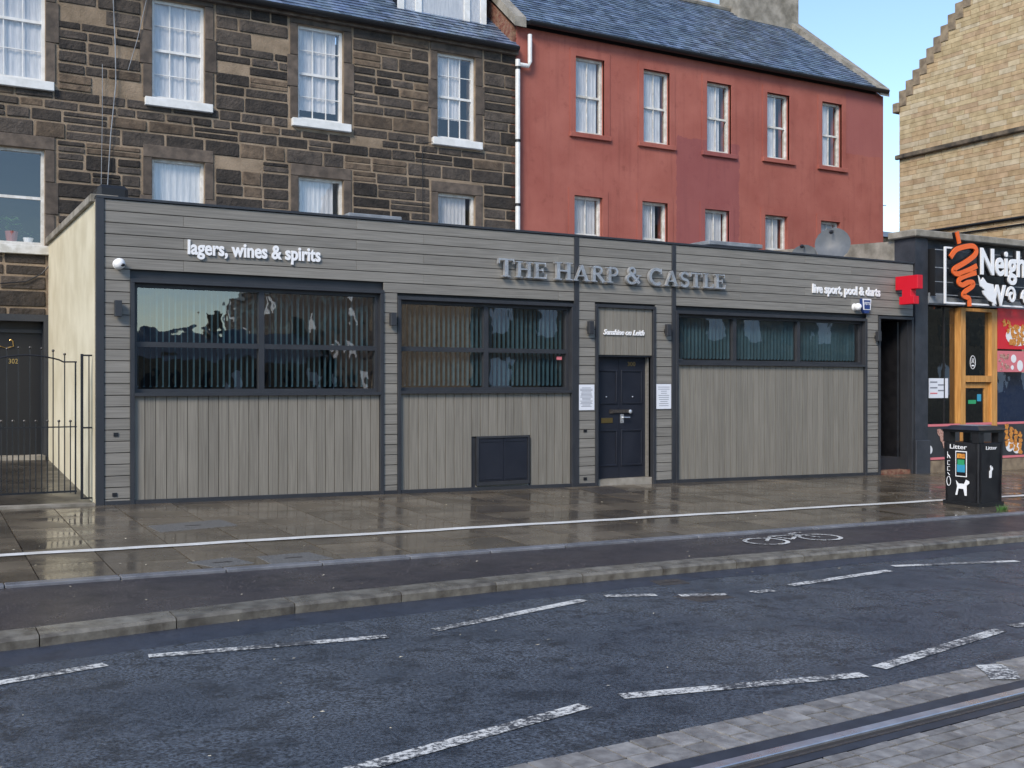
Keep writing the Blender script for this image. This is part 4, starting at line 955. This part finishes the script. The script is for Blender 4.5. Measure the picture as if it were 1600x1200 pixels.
# ================================================================== TAKEAWAY SHOP ON THE RIGHT
shop = thing('takeaway_shop', (20, YF, -.25), 'black fronted takeaway shop with pine door frame and food posters', 'shop')
sx = lambda p: X_(p, YF); sz = lambda p, q: Z_(p, q, YF)
SX0, SX1 = PX1 + .03, 27.0; zpar = sz(1450, 371)
MB().box(SX0, sx(1448), YF - .03, YF + .5, -.6, zpar - .02).obj('pier', 'blackwall', shop)
MB().box(SX0 - .03, sx(1448) + .02, YF - .08, YF - .031, -.6, sz(1430, 688)).obj('plinth', 'blackwall', shop, bevel=.01)
MB().box(sx(1448), SX1, YF + .1, YF + .5, sz(1500, 478), zpar - .02).obj('fascia_wall', 'blackwall', shop)
MB().box(SX0 - .1, SX1, YF - .12, YF + .6, zpar - .019, zpar + .13).obj('parapet_coping', 'concrete', shop, bevel=.02)
mb = MB(); mb.hexa([(SX0, YF + .5, 3.3), (SX0 + .25, YF + .5, 3.3), (SX0 + .25, 20.5, 3.3), (SX0, 20.5, 3.3), (SX0, YF + .5, zpar - .05), (SX0 + .25, YF + .5, zpar - .05), (SX0 + .25, 20.5, zpar + .25), (SX0, 20.5, zpar + .25)]); mb.obj('roof_side_wall', 'concrete', shop)
MB().box(sx(1448), SX1, YF - .02, YF + .099, sz(1500, 478), sz(1500, 466)).obj('metal_fascia', 'lead', shop)
MB().box(sx(1448) + .02, sx(1475), YF - .05, YF - .021, sz(1460, 474), sz(1460, 458)).obj('grey_box', 'lead', shop)
# glazing and timber door
zgl, zgh = sz(1470, 664), sz(1470, 479)
MB().add([(sx(1448), YF + .12, zgl), (sx(1500), YF + .12, zgl), (sx(1500), YF + .12, zgh), (sx(1448), YF + .12, zgh)], [(0, 1, 2, 3)]).obj('pane', 'glass', shop); MB().add([(sx(1557), YF + .12, zgl), (SX1, YF + .12, zgl), (SX1, YF + .12, zgh), (sx(1557), YF + .12, zgh)], [(0, 1, 2, 3)]).obj('pane', 'glass', shop)
mb = MB(); mb.box(SX0 + .3, SX1, YF + 4, YF + 4.1, -.6, 3.3); mb.box(SX0 + .3, SX1, YF + .5, YF + 4, 3.2, 3.3); mb.box(SX0 + .3, SX1, YF + .2, YF + 4, -.5, -.28); mb.obj('interior', 'void', shop)
MB().box(sx(1557) + .05, SX1, YF + .3, YF + .32, zgl, sz(1580, 582)).obj('blue_shutter', 'navyblind', shop)
for p in (1482,): MB().box(sx(p) - .015, sx(p) + .015, YF + .1, YF + .14, zgl, zgh).obj('mullion', 'gutter', shop)
zgd = g0(19.5) - .02; dfr = MB()
xa, xb, xc, xd = sx(1500), sx(1507.5), sx(1548.5), sx(1557)
dfr.box(xa, xb, YF - .02, YF + .14, zgd, zgh); dfr.box(xc, xd, YF - .018, YF + .14, zgd, zgh); dfr.box(xb, xc, YF - .019, YF + .14, sz(1528, 487), zgh); dfr.box(xb, xc, YF - .017, YF + .12, sz(1528, 597), sz(1528, 587))
dframe = dfr.obj('door_frame', 'timber', shop)
lf = MB(); e = .09; zq = sz(1528, 599); lf.box(xb + .01, xb + e, YF + .05, YF + .1, zgd, zq); lf.box(xc - e * 1.6, xc - .01, YF + .05, YF + .1, zgd, zq); lf.box(xb + e, xc - e * 1.6, YF + .05, YF + .1, zq - .1, zq); lf.box(xb + e, xc - e * 1.6, YF + .05, YF + .1, zgd, zgd + .25)
leaf = lf.obj('door_leaf', 'timber', dframe); MB().add([(xb + e, YF + .07, zgd + .25), (xc - e * 1.6, YF + .07, zgd + .25), (xc - e * 1.6, YF + .07, zq - .1), (xb + e, YF + .07, zq - .1)], [(0, 1, 2, 3)]).obj('pane', 'glass', leaf); MB().add([(xb, YF + .07, sz(1528, 587)), (xc, YF + .07, sz(1528, 587)), (xc, YF + .07, sz(1528, 487)), (xb, YF + .07, sz(1528, 487))], [(0, 1, 2, 3)]).obj('pane', 'glass', dframe)
MB().box(sx(1517), sx(1529), YF + .062, YF + .066, sz(1523, 631), sz(1523, 625)).obj('open_sticker', 'green', leaf); MB().box(sx(1531), sx(1537), YF + .062, YF + .066, sz(1534, 627), sz(1534, 616)).obj('sticker', 'teal', leaf)
ring = MB(); cx_, cz_ = sx(1524), sz(1524, 566)
ring.strip([(cx_ + .085 * math.cos(k * .3142), cz_ + .14 * math.sin(k * .3142)) for k in range(21)], .012, YF + .06, YF + .064); ring.strip([(cx_ - .05, cz_ - .02), (cx_ - .02, cz_ + .0), (cx_ - .02, cz_ + .08), (cx_ + .02, cz_ + .08), (cx_ + .02, cz_), (cx_ + .05, cz_ - .02)], .012, YF + .06, YF + .064); ring.strip([(cx_ - .04, cz_ - .07), (cx_ + .04, cz_ - .07)], .03, YF + .06, YF + .064)
ring.obj('round_emblem', 'letter', dframe)
# stall riser: food panels with red borders, stone-pattern base
def poster(name, p0, p1, q0, q1, bgm, lab, border=None, food='food', n=26, plate=None, seed=1, Y=YF - .01):
    a, b, c, d_ = sx(p0), sx(p1), sz(p0, q1), sz(p0, q0); t = thing(name, (a, Y, c), lab, 'poster'); MB().box(a, b, Y, Y + .02, c, d_).obj('panel', bgm, t)
    if border:
        for z in (c, d_ - .05): MB().box(a, b, Y - .006, Y, z, z + .05).obj('border', border, t)
    random.seed(seed)
    if plate:
        for u, v, ru, rv in plate: MB().prism([(sx(u) + ru * math.cos(k * .3142), Y - .004, sz(p0, v) + rv * math.sin(k * .3142)) for k in range(20)], (0, .003, 0)).obj('printed_plate', 'plate', t)
    for i in range(n):
        u, v, r = fp_(i, p0, p1, q0, q1); MB().prism([(sx(u) + r * (.8 + .3 * math.sin(k * 2.1 + i)) * math.cos(k * .628), Y - .006 - i * .0003, sz(p0, v) + r * math.sin(k * .628) * (.8 + .2 * math.cos(k + i))) for k in range(10)], (0, .002, 0)).obj('printed_food', food, t)
fp_ = lambda i, p0, p1, q0, q1: (random.uniform(1567, 1598), 500 + 36 * random.random() ** .7, .07)
poster('food_poster', 1558, 1625, 481, 545, 'red', 'red poster with a heap of fried chicken on a plate', None, 'food', 34, [(1590, 524, .42, .22)], 2)
fp_ = lambda i, p0, p1, q0, q1: (random.uniform(1560, 1576), random.uniform(553, 578), .05)
poster('food_poster', 1558, 1625, 548, 581, 'pink', 'small poster of grilled dishes and bowls under the chicken poster', None, 'meat', 16, [(1583, 560, .09, .09), (1593, 571, .10, .12), (1581, 574, .05, .05)], 4)
fp_ = lambda i, p0, p1, q0, q1: (1466 + (i % 3) * 5 + (i // 3) * 2.0, 674 + (i // 3) * 5 + (i % 3) * 1.5, .07)
poster('food_poster', 1449, 1499, 663, 719, 'trim', 'low red bordered panel showing sausages between the pier and bin', 'pink', 'meat', 21, [(1452, 703, .08, .09)], 6)
fp_ = lambda i, p0, p1, q0, q1: (1572 + (i % 4) * 7, 668 + (i // 4) * 9 + (i % 4) * 5, .085)
poster('food_poster', 1500, 1640, 661, 719, 'trim', 'low red bordered panel showing onion rings right of the bin', 'pink', 'food', 16, [(1577, 699, .14, .14), (1588, 704, .14, .12)], 8)
MB().box(sx(1448) + .021, SX1, YF + .0, YF + .1, -.8, sz(1470, 719) - .005).obj('stall_riser', 'crow', shop)
MB().box(sx(1448) + .02, SX1, YF + .011, YF + .1, sz(1470, 719), zgl).obj('stall_board', 'trim', shop)
t = thing('notice', (sx(1458), YF + .11, sz(1458, 622)), 'white menu sheet taped inside the takeaway window', 'notice'); MB().box(sx(1458), sx(1488), YF + .105, YF + .11, sz(1470, 622), sz(1470, 591)).obj('sheet', 'paper', t)
for i in range(5): MB().box(sx(1460) + (i % 2) * .24, sx(1471) + (i % 2) * .24, YF + .101, YF + .105, sz(1470, 598 + i * 4.4), sz(1470, 596 + i * 4.4)).obj('print_line', 'pink' if i == 4 else 'ink', t)
# takeaway sign
ys = YF - .25
sg = thing('shop_sign', (X_(1477, ys), ys, Z_(1477, 475, ys)), 'white cut out takeaway lettering with orange squiggle on white frame', 'sign')
qx = lambda p: X_(p, ys); qz = lambda q, p=1477: Z_(p, q, ys)
zl, zh = qz(474), qz(385); xl = qx(1477); wd = .035
mb = MB(); mb.box(xl, xl + wd, ys, ys + .04, zl, zh); mb.box(xl + wd, 27, ys, ys + .04, zl, zl + wd); mb.box(xl + wd, qx(1492), ys, ys + .04, zh - wd, zh); mb.obj('frame', 'letter', sg)
for q in (390, 418, 440, 460):
    MB().box(qx(1466), 27, ys + .06, ys + .08, qz(q) - .008, qz(q) + .008).obj('support_bar', 'lead', sg)
MB().box(qx(1466), qx(1467.5), ys + .08, YF + .1, qz(462), qz(388)).obj('bracket', 'gutter', sg)
raw = [(1482, 402), (1490, 390), (1502, 384), (1516, 381), (1522, 386), (1520, 395), (1505, 408), (1490, 418), (1487, 424), (1494, 427), (1510, 420), (1523, 412)]
raw2 = [(1522, 423), (1508, 428), (1497, 434), (1495, 441), (1501, 444), (1510, 439), (1517, 439), (1516, 445), (1505, 454), (1502, 460), (1507, 463), (1511, 465), (1512, 477)]
def sm(P):
    o = []
    for i in range(len(P) - 1):
        p0, p1, p2, p3 = P[max(i - 1, 0)], P[i], P[i + 1], P[min(i + 2, len(P) - 1)]
        for k in range(5):
            t = k / 5; o.append(tuple(.5 * (2 * b + (c - a) * t + (2 * a - 5 * b + 4 * c - d_) * t * t + (3 * b - a - 3 * c + d_) * t ** 3) for a, b, c, d_ in zip(p0, p1, p2, p3)))
    return o + [P[-1]]
for P, w in ((sm(raw), .105), (sm(raw2), .10), ([(1492, 361), (1496, 379)], .09)):
    pts = [(qx(a), qz(b)) for a, b in P]
    MB().strip(pts, w + .03, ys - .03, ys + .03).obj('squiggle_backing', 'black', sg); MB().strip(pts, w, ys - .06, ys - .032).obj('squiggle', 'orange', sg)
def stext(s, p0, p1, qb, qt, caph=.729, off=.03):
    for m_, dxx, yy, dep in (('black', -.03, ys - .045, .05), ('letter', 0, ys - .08, .03)): text(s, qx(p0) + dxx, qx(p1) + dxx, qz(qb), qz(qt) - qz(qb), yy, m_, sg, dep, off + (.015 if m_ == 'black' else 0), name='letter' if m_ == 'letter' else 'letter_backing', caph=caph)
stext('Neighb', 1528, 1612, 424, 381, off=.02); stext('W', 1540, 1567, 472, 439)
for cx_, cz_ in ((1576, 456), (1599, 459)):
    pts = [(qx(cx_) + (.05 + .012 * k) * .62 * math.cos(k * .5 + 1), qz(cz_) + (.05 + .012 * k) * .8 * math.sin(k * .5 + 1)) for k in range(18)]
    MB().strip(pts, .06, ys - .08, ys - .05).obj('spiral_letter', 'letter', sg); MB().strip([(a - .03, b) for a, b in pts], .08, ys - .045, ys - .01).obj('letter_backing', 'black', sg)
fl = [(1524, 427), (1528, 436), (1531, 430), (1537, 438), (1547, 440), (1552, 472), (1540, 466), (1532, 457), (1530, 451), (1535, 450), (1527, 444)]
MB().prism([(qx(a), ys - .081, qz(b)) for a, b in fl], (0, .025, 0)).obj('flame', 'letter', sg)

# ================================================================== LITTER BIN
bx0, by0 = hit(1529, 793, gpave); bw, bd = .58, .62; bz = gpave(bx0, by0) + .01; bh = Z_(1530, 668, by0) - bz
bn = thing('litter_bin', (bx0 + bw / 2, by0 + bd / 2, bz), 'black square litter bin with stickers and white graffiti on the pavement', 'bin')
zo = bz + bh * .80; zo1 = bz + bh * .93
MB().hexa([(bx0 + .02, by0 + .02, bz), (bx0 + bw - .02, by0 + .02, bz), (bx0 + bw - .02, by0 + bd - .02, bz), (bx0 + .02, by0 + bd - .02, bz), (bx0, by0, zo), (bx0 + bw, by0, zo), (bx0 + bw, by0 + bd, zo), (bx0, by0 + bd, zo)]).obj('body', 'black', bn, bevel=.015)
for a in (bx0, bx0 + bw - .12):
    for b in (by0, by0 + bd - .12): MB().box(a, a + .12, b, b + .12, zo, zo1).obj('corner_post', 'black', bn)
mb = MB(); mb.box(bx0 - .01, bx0 + bw + .01, by0 - .01, by0 + bd + .01, zo1, zo1 + .04); mb.hexa([(bx0 - .05, by0 - .05, zo1 + .04), (bx0 + bw + .05, by0 - .05, zo1 + .04), (bx0 + bw + .05, by0 + bd + .05, zo1 + .04), (bx0 - .05, by0 + bd + .05, zo1 + .04), (bx0 + .08, by0 + .08, zo1 + .10), (bx0 + bw - .08, by0 + .08, zo1 + .10), (bx0 + bw - .08, by0 + bd - .08, zo1 + .10), (bx0 + .08, by0 + bd - .08, zo1 + .10)])
mb.obj('lid', 'black', bn)
for u in (.06, bw - .06): MB().box(bx0 + u - .006, bx0 + u + .006, by0 - .006, by0 + .01, bz + .06, zo - .02).obj('rib', 'black', bn)
for u in (.05, bd - .05): MB().box(bx0 - .006, bx0 + .01, by0 + u - .006, by0 + u + .006, bz + .06, zo - .02).obj('rib', 'black', bn)
MB().box(bx0 + .14, bx0 + bw - .12, by0 + .12, by0 + bd - .16, zo1 + .09, zo1 + .107).obj('ash_plate', 'lead', bn, bevel=.004)
MB().box(bx0 - .004, bx0 + bw + .004, by0 - .004, by0 + bd + .004, bz - .03, bz + .05).obj('foot', 'gutter', bn)
text('Litter', bx0 + .17, bx0 + .42, zo - .10, .055, by0 - .004, 'letter', bn, .004, .006, name='lettering', per=False)
text('Litter', by0 + .2, by0 + .5, zo - .10, .07, bx0 - .004, 'letter', bn, .004, .006, name='lettering', axis='y', per=False)
def side(u0, u1, z0, z1, m_, dd=.004, name='sticker'): MB().box(bx0 - dd, bx0 - .0005 + .0, by0 + bd - u1, by0 + bd - u0, bz + z0, bz + z1).obj(name, m_, bn)
H_ = zo - bz
side(.22, .42, H_ - .52, H_ - .13, 'letter', .003); side(.235, .405, H_ - .505, H_ - .145, 'black', .006); side(.25, .39, H_ - .24, H_ - .17, 'food', .008); side(.26, .38, H_ - .34, H_ - .26, 'green', .008); side(.25, .39, H_ - .45, H_ - .33, 'teal', .0075)
dg = [(.0, 0), (.03, 0), (.05, .09), (.13, .09), (.15, 0), (.18, 0), (.18, .14), (.22, .17), (.22, .2), (.17, .22), (.14, .16), (.05, .16), (.01, .2), (.03, .12)]
MB().prism([(bx0 - .006, by0 + bd - .22 - a * 1.1, bz + H_ - .80 + b * 1.1) for a, b in dg], (.0055, 0, 0)).obj('dog_symbol', 'letter', bn)
mb = MB(); gf = [[(.08, .80), (.08, .70), (.12, .73), (.08, .76), (.13, .70)], [(.12, .66), (.08, .66), (.08, .60), (.12, .60)], [(.12, .57), (.08, .57), (.08, .51), (.12, .51)], [(.08, .48), (.12, .44)], [(.1 + .035 * math.cos(k * .5), .35 + .07 * math.sin(k * .5)) for k in range(14)]]
for P in gf: mb.tube([(bx0 - .004, by0 + bd - a, bz + H_ - .95 + b) for a, b in P], .0055, 4)
mb.obj('graffiti', 'letter', bn)
pp = [(0, 0), (.05, 0), (.06, .1), (.09, .13), (.07, .17), (.05, .15), (.04, .19), (.02, .17), (.03, .12), (0, .1)]
MB().prism([(bx0 + .24 + a, by0 - .006, bz + .42 + b) for a, b in pp], (0, .0055, 0)).obj('litter_symbol', 'letter', bn)

# ================================================================== ACROSS THE STREET (seen only as reflections in the glass)
def block(x0, x1, y0, y1, h, lab, m_, fx=False):
    t = thing('opposite_tenement', ((x0 + x1) / 2, (y0 + y1) / 2, -1), lab, 'building')
    MB().box(x0, x1, y0, y1, -1.5, h).obj('wall', m_, t); MB().prism([(x0 - .2, y0, h), (x0 - .2, y1, h), (x0 - .2, (y0 + y1) / 2, h + 3)], (x1 - x0 + .4, 0, 0)).obj('roof', 'dish', t)
    z = 1.0
    while z < h - 2:
        if fx:
            y = y0 + 1.5
            while y < y1 - 1.5: MB().box(x0 - .03, x0 + .01, y, y + 1.1, z, z + 1.9).obj('window', 'letter' if random.random() < .3 else 'black', t); y += 2.8
        else:
            x = x0 + 1.2
            while x < x1 - 1.2: MB().box(x, x + 1.1, y1 - .01, y1 + .03, z, z + 1.9).obj('window', 'letter' if random.random() < .3 else 'black', t); x += 2.8
        z += 3.1
    xx = x0 + 2
    while xx < x1: MB().box(xx, xx + 1.6, (y0 + y1) / 2 - .4, (y0 + y1) / 2 + .4, h + 2, h + 4.6).obj('chimney', 'crow', t); xx += 9
block(24, 70, -30, -17, 12.5, 'pale stone tenement across the street facing the pub', 'crow'); block(38, 50, -120, -34, 13, 'long side street tenement across from the pub', 'margin', True); block(-60, -16, -32, -18, 12, 'tenement across the street beyond the side street', 'crow')
block(-30, 37, -86, -76, 4.2, 'low far terrace closing the side street opposite the pub', 'crow')
print('stones', ns, 'objects', len(bpy.data.objects))
